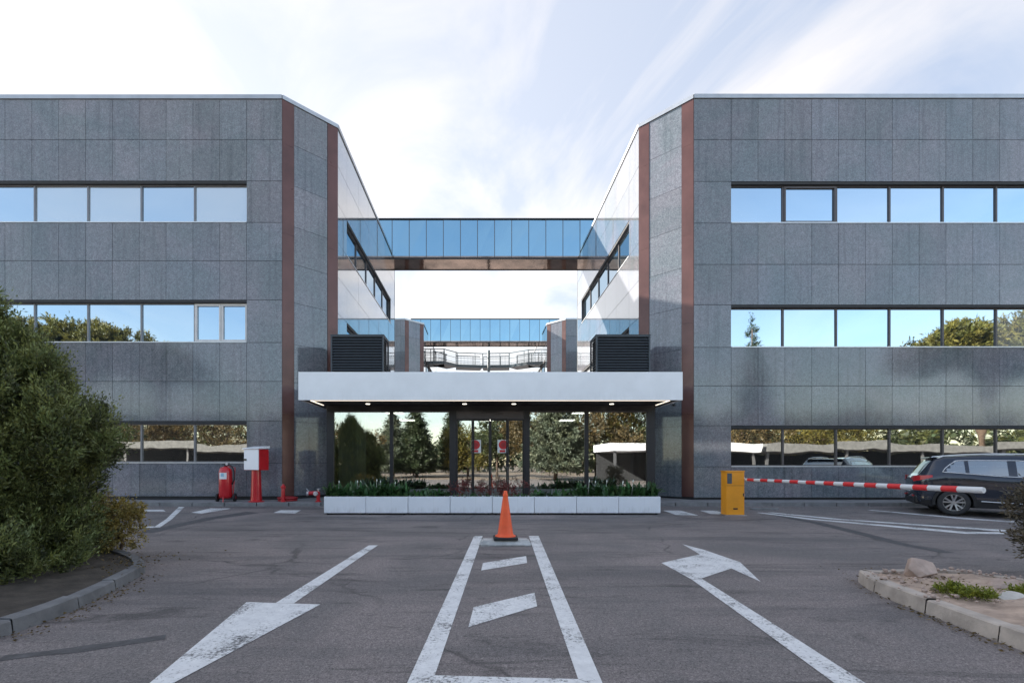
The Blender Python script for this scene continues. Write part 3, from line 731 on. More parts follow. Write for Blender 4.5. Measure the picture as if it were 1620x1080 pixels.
def strap_leaves(name, parent, seed, n, spread, h, m, wid=.05, cols=(1, 1, 1)):
    rr = random.Random(seed); s = MB()
    for k in range(n):
        bx, by = rr.uniform(-spread, spread), rr.uniform(-.15, .15)
        az = rr.uniform(0, 2 * math.pi); L = h * rr.uniform(.35, 1.3); lean = rr.uniform(.15, 1.0); ww = wid * rr.uniform(.7, 1.4)
        d = Vector((math.cos(az), math.sin(az) * .6, 0)); sd = Vector((-d.y, d.x, rr.uniform(-.5, .5))).normalized()
        kk = rr.uniform(.55, 1.7); s.col = (kk * cols[0] * rr.uniform(.8, 1.3), kk * cols[1], kk * cols[2])
        prev = None
        for q in range(6):
            f = q / 5; pos = Vector((bx, by, 0)) + d * (L * lean * f * f * .8) + Vector((0, 0, L * (f - .55 * lean * f * f)))
            wq = ww * math.sin(math.pi * (.12 + .88 * f) ** 1.0) * (1 if f < 1 else 0) if f > .35 else ww * .25
            if f == 1: wq = .002
            a, b_ = pos - sd * wq, pos + sd * wq
            if prev: s.quad(prev[0], prev[1], b_, a)
            prev = (a, b_)
    return s.build(name, m, parent, True)
for i in range(8):
    X = px0 + pw * (i + .5); loc = (X, PYF + .25, pzb + ph - .05)
    if i in (0, 1, 6, 7) or i in (2, 5):
        lush = i in (0, 1, 6, 7)
        t = thing('leafy_plant', f'dark green broad-leaved plant{" with white flowers" if lush else ", low and sparse,"} in the {ORD[i]} planter box', 'plant', loc, 0, 'green plants in the planter boxes')
        strap_leaves('leaves', t, 50 + i, 250 if lush else 130, pw / 2 - .02, .46 if lush else .27, M['leaf_plant'], .052)
        if lush:
            rr = random.Random(i)
            for q in range(3):
                s = MB(); bx, by, hh = rr.uniform(-.5, .5), rr.uniform(-.15, .1), rr.uniform(.34, .46)
                s.tube([(bx, by, .1), (bx + .02, by - .02, hh)], .004, 5); s.tube([(bx + .02, by - .02, hh), (bx + .03, by - .03, hh + .05), (bx + .03, by - .03, hh + .10)], [.004, .018, .002], 6)
                s.build('flower', M['flower'], t, True)
    else:
        t = thing('red_shrub', f'fine-leaved reddish shrub in the {ORD[i]} planter box', 'shrub', loc, 0, 'reddish shrubs in the middle planter boxes')
        rr = random.Random(i); tips = []
        for q in range(16):
            s = MB()
            a = Vector((rr.uniform(-.45, .45), rr.uniform(-.1, .1), 0)); b_ = a + Vector((rr.uniform(-.18, .18), rr.uniform(-.12, .12), rr.uniform(.2, .42)))
            s.tube([a, (a + b_) / 2 + Vector((.02, 0, 0)), b_], [.006, .005, .003], 5); tips.append(b_); s.build('stem', M['bark'], t)
        foliage('leaves', [(b_.x, b_.y, b_.z - .05, .10, .09, .13) for b_ in tips], 110, 12, .05, .05, .018, M['leaf_red'], t, 70 + i)
        strap_leaves('low_leaves', t, 90 + i, 70, pw / 2 - .03, .16, M['leaf_plant'], .03)

# ------------------------------------------------------------------ road markings (sheets on the road)
def marking(pts, m=None, name='road_marking', dz=.005, px=True):
    bm = bmesh.new(); P = [G(*p) if px else Vector((p[0], p[1], 0)) for p in pts]
    f = bm.faces.new([bm.verts.new((p.x, p.y, 0)) for p in P])
    for yy in (12.5, 15.0):
        bmesh.ops.bisect_plane(bm, geom=list(bm.verts) + list(bm.edges) + list(bm.faces), plane_co=(0, yy, 0), plane_no=(0, 1, 0))
    for v in bm.verts: v.co.z = road_z(v.co.y) + dz
    bmesh.ops.recalc_face_normals(bm, faces=bm.faces)
    if sum(f.normal.z for f in bm.faces) < 0: bmesh.ops.reverse_faces(bm, faces=bm.faces)
    me = bpy.data.meshes.new(name); bm.to_mesh(me); bm.free(); me.materials.append(m or M['paint'])
    o = bpy.data.objects.new(name, me); C.objects.link(o); return tag(o, kind='structure')
marking([(750, 847.5), (763.5, 847.5), (688, 1068), (640.6, 1088)])
marking([(836.5, 847.5), (852, 847.5), (956.5, 1088), (914.5, 1074)])
marking([(688.4, 1068.3), (914, 1074.3), (956, 1088.4), (641, 1088.4)])
marking([(764, 890.3), (832.3, 879.3), (833.9, 890.3), (761.2, 902.2)])
marking([(749.3, 960.3), (845.8, 937.3), (849.7, 959), (741, 991.9)])
marking([(583.6, 862.3), (597.8, 862.3), (465, 954.2), (436.3, 953.6)])
marking([(390.4, 952.2), (507, 956), (275.5, 1080), (169, 1137), (237.3, 1080)], dz=.0051)
marking([(1046.5, 890.3), (1106.9, 876.5), (1080, 860.7), (1113.6, 869.4), (1170.9, 889.1), (1203.3, 920), (1157, 899), (1109.6, 914.8), (1094.4, 916.5)])
marking([(1094.8, 916.9), (1109.9, 915.1), (1200, 971.7), (1368, 1080), (1420, 1113.5), (1362, 1111), (1319.4, 1080), (1200, 992.5)])
P2 = M['paint2']
marking([(1211, 810.2), (1222, 810.2), (1592, 838.0), (1592, 841.0)], P2)
marking([(1196, 810.6), (1206, 810.6), (1531, 841.0), (1592, 841.6), (1592, 844.6), (1526, 844.0)], P2, dz=.0052)
marking([(1372, 806.6), (1380, 806.4), (1640, 826.2), (1640, 828.4)], P2)
marking([(1048.8, 807.2), (1077, 807.2), (1104.7, 815), (1069, 814)], P2)
marking([(1107, 807.2), (1133.8, 807.5), (1150, 813.5), (1124, 812.7)], P2)
marking([(283, 801.5), (292, 801.5), (253, 834), (243, 834)], P2)
marking([(150, 832.4), (244, 832.4), (243, 834.6), (150, 834.6)], P2, dz=.0053)
marking([(302.3, 810.6), (319.6, 812), (365.5, 804), (333, 803.7)], P2)
marking([(432.5, 810.9), (467, 811.8), (476, 806.8), (444, 806.6)], P2)
marking([(195, 806), (258, 806), (262, 808.6), (195, 808.6)], P2)
# long dark streaks laid as thin sheets on the asphalt
def streak(pts, w, name='streak_sheet'):
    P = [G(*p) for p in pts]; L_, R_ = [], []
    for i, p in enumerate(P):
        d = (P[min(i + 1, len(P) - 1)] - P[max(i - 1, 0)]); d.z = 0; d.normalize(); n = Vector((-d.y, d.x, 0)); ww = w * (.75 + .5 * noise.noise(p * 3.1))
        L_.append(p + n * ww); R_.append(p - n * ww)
    q = L_ + R_[::-1]; marking([(a.x, a.y) for a in q], M['dark_streak'], name, .0025, px=False)
streak([(0, 1041), (60, 1034), (130, 1026), (200, 1016), (262, 1007)], .09)
streak([(225, 843), (270, 833), (330, 820), (400, 810)], .26)
streak([(1222, 812), (1290, 826), (1360, 843), (1430, 861), (1500, 874)], .20)

# ------------------------------------------------------------------ planting beds with kerbs
def bed(name_k, outline, kmat, smat, zt, kw=.14, seglen=.75, gap=.012, bumpy=.05):
    n = len(outline); area = sum(outline[i].x * outline[(i + 1) % n].y - outline[(i + 1) % n].x * outline[i].y for i in range(n))
    if area < 0: outline = outline[::-1]
    # resample
    pts = []
    for i in range(n):
        a, b_ = outline[i], outline[(i + 1) % n]; L = (b_ - a).length; k = max(1, int(round(L / .12)))
        for q in range(k): pts.append(a.lerp(b_, q / k))
    m_ = len(pts); sm = []
    for i in range(m_): sm.append((pts[i - 2] + pts[i - 1] + pts[i] + pts[(i + 1) % m_] + pts[(i + 2) % m_]) / 5)
    pts = sm; inn = []
    for i in range(m_):
        d = (pts[(i + 1) % m_] - pts[i - 1]); d.z = 0; d.normalize(); inn.append(pts[i] + Vector((-d.y, d.x, 0)) * kw)
    k_ = MB(); rr = random.Random(8); per = 0; i = 0; nst = int(round(seglen / .12))
    while i < m_:
        j = min(i + nst, m_); dz = rr.uniform(-.008, .008)
        for q in range(i, j):
            q2 = (q + 1) % m_; a, b_, c, d = pts[q], pts[q2], inn[q2], inn[q]
            if q == i: a = a.lerp(b_, gap / .12); d = d.lerp(c, gap / .12)
            za, zb_ = road_z(a.y), road_z(b_.y)
            ch = (c - b_) * .12; dh = (d - a) * .12
            k_.quad((a.x, a.y, -.02), (b_.x, b_.y, -.02), (b_.x + ch.x, b_.y + ch.y, zt - .012 + dz), (a.x + dh.x, a.y + dh.y, zt - .012 + dz))
            k_.quad((a.x + dh.x, a.y + dh.y, zt - .012 + dz), (b_.x + ch.x, b_.y + ch.y, zt - .012 + dz), (b_.x + 2 * ch.x, b_.y + 2 * ch.y, zt + dz), (a.x + 2 * dh.x, a.y + 2 * dh.y, zt + dz))
            k_.quad((a.x + 2 * dh.x, a.y + 2 * dh.y, zt + dz), (b_.x + 2 * ch.x, b_.y + 2 * ch.y, zt + dz), (c.x, c.y, zt + dz), (d.x, d.y, zt + dz))
            k_.quad((d.x, d.y, zt + dz), (c.x, c.y, zt + dz), (c.x, c.y, -.02), (d.x, d.y, -.02))
            if q == i: k_.quad((a.x, a.y, -.02), (a.x + 2 * dh.x, a.y + 2 * dh.y, zt + dz), (d.x, d.y, zt + dz), (d.x, d.y, -.02))
        i = j
    tag(k_.build('bed_kerb', kmat), kind='structure')
    bm = bmesh.new(); f = bm.faces.new([bm.verts.new((p.x, p.y, 0)) for p in inn])
    bmesh.ops.triangulate(bm, faces=bm.faces)
    xs = [p.x for p in inn]; ys_ = [p.y for p in inn]; st = .12
    k = min(xs)
    while k < max(xs): bmesh.ops.bisect_plane(bm, geom=list(bm.verts) + list(bm.edges) + list(bm.faces), plane_co=(k, 0, 0), plane_no=(1, 0, 0)); k += st
    k = min(ys_)
    while k < max(ys_): bmesh.ops.bisect_plane(bm, geom=list(bm.verts) + list(bm.edges) + list(bm.faces), plane_co=(0, k, 0), plane_no=(0, 1, 0)); k += st
    for v in bm.verts:
        ed = min((Vector((v.co.x, v.co.y, 0)) - Vector((p.x, p.y, 0))).length for p in inn)
        v.co.z = zt - .03 + min(ed, .5) * .12 + bumpy * min(1, ed * 3) * (noise.noise(v.co * 2.3) + .5 * noise.noise(v.co * 7))
    if sum(f.normal.z for f in bm.faces) < 0: bmesh.ops.reverse_faces(bm, faces=bm.faces)
    me = bpy.data.meshes.new('bed_soil'); bm.to_mesh(me); bm.free(); me.materials.append(smat)
    me.polygons.foreach_set('use_smooth', [True] * len(me.polygons))
    o = bpy.data.objects.new('bed_soil', me); C.objects.link(o); tag(o, kind='structure')
fl = lambda v: Vector((v.x, v.y, 0))
left_out = [fl(G(*p)) for p in ((-160, 1060), (0, 1009), (60, 988), (115, 967), (184, 933), (226, 910), (233, 900), (222, 890), (190, 880), (120, 872), (0, 868))] + [Vector((-12, 8.2, 0)), Vector((-12, 3.0, 0))]
bed('left', left_out, M['kerb_dark'], M['soil_dark'], .12)
zt = .14
right_out = [fl(G(*p)) for p in ((1351, 912.5), (1360, 923), (1377.8, 935.6), (1416.7, 952.2), (1477.8, 975.8), (1538.9, 999.4), (1620, 1030), (1760, 1082))] + [Vector((10.5, 3.2, 0)), Vector((11.5, 5.7, 0))] + [fl(G(x, y, zt)) for x, y in ((1700, 921), (1620, 913), (1519, 900), (1436, 897), (1394, 899.5), (1372, 902.5))]
bed('right', right_out, M['kerb'], M['soil'], zt)

def rockmesh(name, m, label, cat, loc, size, seed, rz=0, group=None, tilt=(0, 0), cuts=8):
    bm = bmesh.new(); bmesh.ops.create_icosphere(bm, subdivisions=4, radius=1); rr = random.Random(seed)
    planes = [(Vector((rr.gauss(0, 1), rr.gauss(0, 1), rr.gauss(0, 1))).normalized(), rr.uniform(.48, .80)) for _ in range(cuts)]
    for v in bm.verts:
        for n, d in planes:
            e = v.co.dot(n) - d
            if e > 0: v.co -= n * e * .92
        v.co *= 1 + .05 * noise.noise(v.co * 2.5 + Vector((seed, 0, 0))) + .025 * noise.noise(v.co * 8)
        v.co = Vector((v.co.x * size[0], v.co.y * size[1], v.co.z * size[2]))
    me = bpy.data.meshes.new(name); bm.to_mesh(me); bm.free(); me.materials.append(m)
    o = bpy.data.objects.new(name, me); C.objects.link(o); o.location = loc; o.rotation_euler = (tilt[0], tilt[1], rz)
    smooth_by_angle(o, 28)
    return tag(o, label, cat, group)
q = G(1459, 913, .14)
rockmesh('boulder', M['rock'], 'large angular brown boulder near the tip of the right planting bed', 'rock', (q.x, q.y + .05, .215), (.27, .20, .155), 12, .25, tilt=(0, -.30), cuts=16)
q = G(1598, 948, .14); rockmesh('flat_stone', M['palerock'], 'pale flat stone at the right edge of the bed beside the low plants', 'rock', (q.x, q.y, .17), (.16, .10, .05), 7, .4)
q = G(1597, 934, .14); rockmesh('flat_stone', M['rock'], 'flat sandy-coloured stone just behind the pale stone in the right bed', 'rock', (q.x, q.y + .05, .19), (.24, .12, .06), 9, .1)
q = G(1570, 925, .14); 
rr = random.Random(77); gs = MB()
for k in range(620):
    x_, y_ = rr.uniform(3.2, 6.4), rr.uniform(4.4, 5.9)
    # keep pebbles inside the bed
    P0 = right_out; ins = False; j = len(P0) - 1
    for i in range(len(P0)):
        if ((P0[i].y > y_) != (P0[j].y > y_)) and (x_ < (P0[j].x - P0[i].x) * (y_ - P0[i].y) / (P0[j].y - P0[i].y) + P0[i].x): ins = not ins
        j = i
    dmin = min((Vector((x_, y_, 0)) - p_).length for p_ in P0)
    if not ins: continue
    r0 = rr.choice([.005, .006, .008, .008, .012, .016, .026]) * rr.uniform(.7, 1.2); b0 = len(gs.v)
    for z_, f in ((-.3, .7), (.35, 1), (.9, .5)):
        for a in range(6): an = a * 1.047 + rr.uniform(-.3, .3); gs.v.append((x_ + r0 * f * math.cos(an) * 1.2, y_ + r0 * f * math.sin(an), .155 + z_ * r0))
    for l in range(2):
        for a in range(6): a2 = (a + 1) % 6; gs.f.append((b0 + l * 6 + a, b0 + l * 6 + a2, b0 + l * 6 + 6 + a2, b0 + l * 6 + 6 + a)); gs.c.append(None)
    gs.f.append(tuple(b0 + 12 + a for a in range(6))); gs.c.append(None)
tag(gs.build('gravel', M['rock']), 'loose pebbles scattered on the sandy soil of the right bed', 'pebbles', kind='stuff')
for i, (x_, y_, r0, lb) in enumerate(((1505, 938, .13, 'low lime green plant nearest the bed kerb tip side'), (1545, 946, .15, 'low lime green plant between its neighbour and the pale stone'), (1625, 944, .13, 'low green plant at the right edge beside the pale stone'))):
    q = G(x_, y_, .14); t = thing('groundcover_plant', lb, 'plant', (q.x, q.y, .13), 0, 'low green plants in the right bed')
    foliage('leaves', [(0, 0, .04, r0, r0 * .8, .06), (r0 * .5, .03, .03, r0 * .6, r0 * .5, .05)], 160, 14, .03, .028, .012, M['leaf_suc'], t, 300 + i)

# ------------------------------------------------------------------ shrubs in the beds
rr = random.Random(21)
lobes = [(-.2, 0, 1.5, 1.15, 1.0, .80), (-.4, .05, 2.3, .62, .7, .7), (-.4, 0, 2.85, .40, .45, .55), (-.1, 0, .65, 1.0, .95, .65), (-.6, -1.05, .40, .6, .5, .42), (0, -1.0, .36, .5, .45, .36), (.5, -.85, .34, .5, .42, .34), (.9, -.5, .32, .42, .4, .32), (1.15, -.05, .34, .36, .4, .32), (-1.3, -1.1, .4, .6, .5, .4), (1.30, -1.10, .30, .38, .38, .32), (.95, -1.35, .34, .45, .38, .36), (.45, -1.45, .36, .5, .4, .4), (-.2, -1.5, .38, .55, .4, .4), (1.40, -.60, .28, .34, .4, .28)]
prof = [(.15, 1.25), (.6, 1.30), (1.1, 1.22), (1.6, 1.56), (1.85, 1.42), (2.2, 1.10), (2.5, .86), (2.83, .62), (3.3, .34), (3.6, .10)]
for k in range(96):
    an = rr.uniform(-2.2, .9) if k % 4 else rr.uniform(0, 6.28); z = rr.uniform(.15, 3.35)
    for (z0, r0), (z1, r1) in zip(prof[:-1], prof[1:]):
        if z <= z1: rad = r0 + (r1 - r0) * (z - z0) / (z1 - z0); break
    s0 = rr.uniform(.16, .36); rad = max(.05, (rad - s0 * .8) * rr.uniform(.9, 1.06))
    lobes.append((rad * math.cos(an) - (.25 if z > 2.6 else 0), rad * math.sin(an) * .85, z, s0, s0, s0 * 1.5))
tree('evergreen_shrub', 'big dense dark green evergreen shrub in the kerbed bed at the left edge', 'shrub', (-6.55, 6.35, .08), 1.8, .12, lobes, M['leaf_bush'], 33, 4900, 66, .088, .054, .016, up=1.25, elong=2.4, colvar=1.05, yellow=.32, inner=.15)
q = G(196, 868, .1)
tree('small_shrub', 'small yellowish shrub beside the big evergreen at the kerb end', 'shrub', (q.x + .02, q.y - .15, .08), .3, .03,
     [(0, 0, .36, .34, .34, .34), (.05, .05, .60, .26, .2, .24), (-.25, -.1, .3, .3, .3, .28), (-.35, 0, .6, .3, .3, .3)], M['leaf_yellow'], 41, 520, 22, .06, .045, .018, colvar=.4)
tree('grey_shrub', 'loose grey-green shrub at the right edge in front of the car', 'shrub', (6.76, 5.75, .06), .7, .03,
     [(.15, 0, 1.05, .42, .35, .25), (.1, .1, .85, .42, .3, .28), (.25, 0, .45, .55, .4, .35), (-.05, 0, .55, .25, .25, .16)], M['leaf_grey'], 43, 520, 22, .07, .05, .018, colvar=.4, yellow=.4)

# ------------------------------------------------------------------ traffic cone on its concrete block
cb = G(800, 862)
def slab_block():
    bm = bmesh.new(); bmesh.ops.create_cube(bm, size=1)
    for v in bm.verts: v.co = Vector((v.co.x * (.82 if v.co.z > 0 else .92), v.co.y * (.30 if v.co.z > 0 else .42), v.co.z * .09 + .045))
    bmesh.ops.bevel(bm, geom=list(bm.edges), offset=.02, segments=2, affect='EDGES')
    bmesh.ops.subdivide_edges(bm, edges=list(bm.edges), cuts=3, use_grid_fill=True)
    for v in bm.verts:
        if v.co.z > .01: v.co += Vector((noise.noise(v.co * 9), noise.noise(v.co * 9 + Vector((5, 0, 0))), .5 * noise.noise(v.co * 11))) * .022
    me = bpy.data.meshes.new('concrete_block'); bm.to_mesh(me); bm.free(); me.materials.append(M['kerb_grey'])
    me.materials.clear(); me.materials.append(M['block']); o = bpy.data.objects.new('concrete_block', me); C.objects.link(o); o.location = (cb.x, cb.y + .10, 0)
    tag(o, 'broken low concrete block under the orange cone at the end of the painted box', 'concrete block')
slab_block()
t = thing('traffic_cone', 'orange traffic cone with a black base standing on the concrete block', 'traffic cone', (cb.x, cb.y + .10, .092))
s = MB(); s.box(-.215, .215, -.19, .19, 0, .055); s.build('base', M['rubber'], t, bevel=.018)
s = MB(); s.lathe([(.185, .056), (.18, .07), (.145, .085), (.135, .11), (.113, .27), (.083, .48), (.056, .68), (.043, .76), (.047, .775), (.047, .79), (.035, .82), (.030, .855), (.022, .86)], 28)
o = s.build('cone_body', M['orange'], t); smooth_by_angle(o, 50)

# ------------------------------------------------------------------ fire equipment
def disc(mb, c, ax, r, th, n=20):
    c = Vector(c); ax = Vector(ax).normalized(); mb.tube([c - ax * th / 2, c + ax * th / 2], r, n)
Y = 15.35; X = PX(357, Y); Z0 = .236
t = thing('wheeled_fire_extinguisher', 'tall red wheeled fire extinguisher with white label, left of the fire cabinet', 'fire extinguisher', (X, Y, Z0), R(8))
s = MB(); s.lathe([(.10, .10), (.17, .13), (.195, .2), (.195, .95), (.17, 1.04), (.09, 1.10), (.05, 1.12)], 24); o = s.build('cylinder', M['red'], t, True)
s = MB(); s.lathe([(.05, 1.12), (.055, 1.16), (.03, 1.20)], 14); s.tube([(-.10, 0, 1.19), (.12, 0, 1.22)], .014, 8); s.build('valve', M['black'], t)
s = MB(); disc(s, (.05, -.06, 1.19), (0, 1, 0), .035, .02); s.build('gauge', M['brass'], t)
s = MB(); s.tube([(.06, 0, 1.17), (.20, -.04, 1.12), (.27, -.05, .95), (.27, -.05, .70), (.21, -.05, .55)], .02, 8); s.build('hose', M['rubber'], t, True)
s = MB()
for a in range(9):
    pass
for k in range(8):
    a0, a1 = R(-90 - 35 + k * 8.75 - 8), R(-90 - 35 + (k + 1) * 8.75 - 8)
    s.quad((.198 * math.cos(a0), .198 * math.sin(a0), .72), (.198 * math.cos(a1), .198 * math.sin(a1), .72), (.198 * math.cos(a1), .198 * math.sin(a1), .92), (.198 * math.cos(a0), .198 * math.sin(a0), .92))
lb = s.build('label', M['paper'], t, True)
s = MB()
for k in range(4):
    a0, a1 = R(-90 - 18 + k * 7 - 6), R(-90 - 18 + (k + 1) * 7 - 6)
    s.quad((.200 * math.cos(a0), .200 * math.sin(a0), .80), (.200 * math.cos(a1), .200 * math.sin(a1), .80), (.200 * math.cos(a1), .200 * math.sin(a1), .90), (.200 * math.cos(a0), .200 * math.sin(a0), .90))
s.build('printed_panel', M['paperblue'], lb)
s = MB(); s.tube([(-.20, .05, .1), (-.22, .18, 1.08), (0, .2, 1.12), (.22, .18, 1.08), (.20, .05, .1)], .016, 8); s.tube([(0, -.19, .16), (0, -.22, 0)], .016, 8); s.build('trolley_frame', M['red'], t)
for a in (-.26, .26):
    s = MB(); disc(s, (a, .05, .13), (1, 0, 0), .13, .05, 20); wq = s.build('wheel', M['rubber'], t)
    s = MB(); disc(s, (a, .05, .13), (1, 0, 0), .05, .06, 14); s.build('hub', M['red_dull'], wq)
# cabinet on pedestal
Y = 15.32; X = PX(405.5, Y)
t = thing('fire_hose_cabinet', 'red fire hose cabinet with a white door on a red pedestal by the left wing', 'fire cabinet', (X, Y, .236), R(-22))
s = MB(); s.lathe([(.24, 0), (.24, .02), (.17, .04), (.155, .3), (.135, 1.0)], 24); o = s.build('pedestal', M['red'], t); smooth_by_angle(o, 40)
s = MB(); s.box(-.31, .31, -.18, .20, 1.0, 1.66); s.build('cabinet', M['red'], t, bevel=.006)
s = MB(); s.box(-.30, .30, -.205, -.181, 1.01, 1.65); d = s.build('door', M['white'], t, bevel=.005)
s = MB(); s.box(-.28, -.19, -.225, -.206, 1.30, 1.36); s.build('latch', M['black'], d)
s = MB(); s.hexa([(-.34, -.24, 1.661), (.34, -.24, 1.661), (.34, .22, 1.69), (-.34, .22, 1.69), (-.34, -.24, 1.685), (.34, -.24, 1.685), (.34, .22, 1.76), (-.34, .22, 1.76)]); s.build('lid', M['white'], t)
# low hydrant post
Y = 15.28; X = PX(448, Y)
t = thing('hydrant_post', 'short slim red hydrant post nearest the corner of the left wing', 'hydrant', (X, Y, .236))
s = MB(); s.lathe([(.085, 0), (.085, .02), (.06, .03), (.058, .33), (.055, .36), (.05, .42), (.075, .43), (.075, .49), (.04, .52), (.03, .56)], 18); o = s.build('post', M['red'], t); smooth_by_angle(o)
t = thing('valve_cover', 'low dark red valve cover lying on the pavement behind the slim post', 'valve cover', (PX(455, 15.62), 15.62, .245))
s = MB(); s.lathe([(.30, 0), (.30, .05), (.27, .07)], 24); s.build('base', M['red_dull'], t)
s = MB(); s.lathe([(.32, .072), (.32, .11), (.20, .14), (.05, .15)], 24); s.build('lid', M['red_dull'], t, True)
Y = 15.3; X = PX(503.5, Y)
t = thing('fire_hydrant', 'small red standpipe with two pale hose caps beside the leftmost planter', 'hydrant', (X - .03, Y, .236))
s = MB(); s.tube([(.03, 0, 0), (.03, 0, .30)], .055, 14); s.lathe([(.09, 0), (.09, .03)], 16, (.03, 0, 0)); s.tube([(-.27, -.05, .27), (-.1, -.03, .28), (.03, 0, .28)], .06, 14); s.tube([(.03, 0, .28), (.0, -.13, .27)], .055, 12); s.build('pipe', M['red'], t)
for c_, ax in (((-.29, -.06, .265), (-1, -.3, 0)), ((-.005, -.15, .265), (-.2, -1, 0))):
    s = MB(); disc(s, c_, ax, .072, .06, 18); s.build('cap', M['brass'], t, bevel=.01)
s = MB(); s.tube([(.03, 0, .3), (.03, 0, .40)], .02, 8); s.tube([(-.02, 0, .40), (.09, .02, .41)], .012, 6); s.tube([(-.25, -.05, .33), (-.33, -.05, .42)], .010, 6); s.build('handle', M['steel'], t)

# ------------------------------------------------------------------ barrier
BD = 13.25; bxc = PX(1159, BD)
t = thing('parking_barrier', 'amber barrier cabinet with its red and white boom lowered', 'barrier', (bxc, BD, road_z(BD)))
s = MB(); s.box(-.245, .245, -.15, .16, .0, 1.18); s.build('cabinet', M['amber'], t, bevel=.012)
s = MB(); s.box(-.255, .255, -.16, .17, 1.181, 1.21); s.build('lid', M['amber'], t, bevel=.008)
s = MB(); s.box(-.225, -.10, -.158, -.151, .86, 1.14); s.build('control_panel', M['fabric'], t)
s = MB(); s.box(-.29, .29, -.19, .20, -.02, .02); s.build('base_plate', M['steel'], t)
s = MB(); s.box(.20, .225, -.156, -.151, .52, .60); s.build('lock', M['black'], t)
s = MB(); s.box(-.238, .238, -.1535, -.1505, .805, .812); s.box(-.06, .06, -.1535, -.1505, .16, .20); s.build('door_seam', M['dark'], t)
a = Vector((.27, -.02, .97)); e = Vector((PX(1553, 8.0) - bxc, 8.0 - BD, 1.42 - (775 - CY) * 8.0 / F - road_z(BD)))
s = MB(); disc(s, (.26, -.02, .97), (1, 0, 0), .09, .05); s.build('pivot', M['steel'], t)
s = MB(); s.tube([a, e], [.036, .054], 16); bo = s.build('boom', M['boomwhite'], t); smooth_by_angle(bo)
n = 11
for k in range(n):
    f0 = .035 + k * (1 - .035 - .02) / n; f1 = f0 + .045
    s = MB(); r0, r1 = .036 + .018 * f0 + .002, .036 + .018 * f1 + .002
    s.tube([a.lerp(e, f0), a.lerp(e, f1)], [r0, r1], 16, False); o = s.build('red_band', M['boomred'], bo, True)
s = MB(); dd = (e - a).normalized(); s.tube([e, e + dd * .03], [.056, .048], 16); s.build('end_cap', M['boomwhite'], bo)
q = G(1207, 806); s = MB(); s.box(q.x - .35, q.x + .45, q.y - .06, q.y + .10, .05, .14)
tag(s.build('kerb_stub', M['kerb_grey'], bevel=.02), 'short low concrete kerb stub at the foot of the barrier cabinet', 'kerb stub')

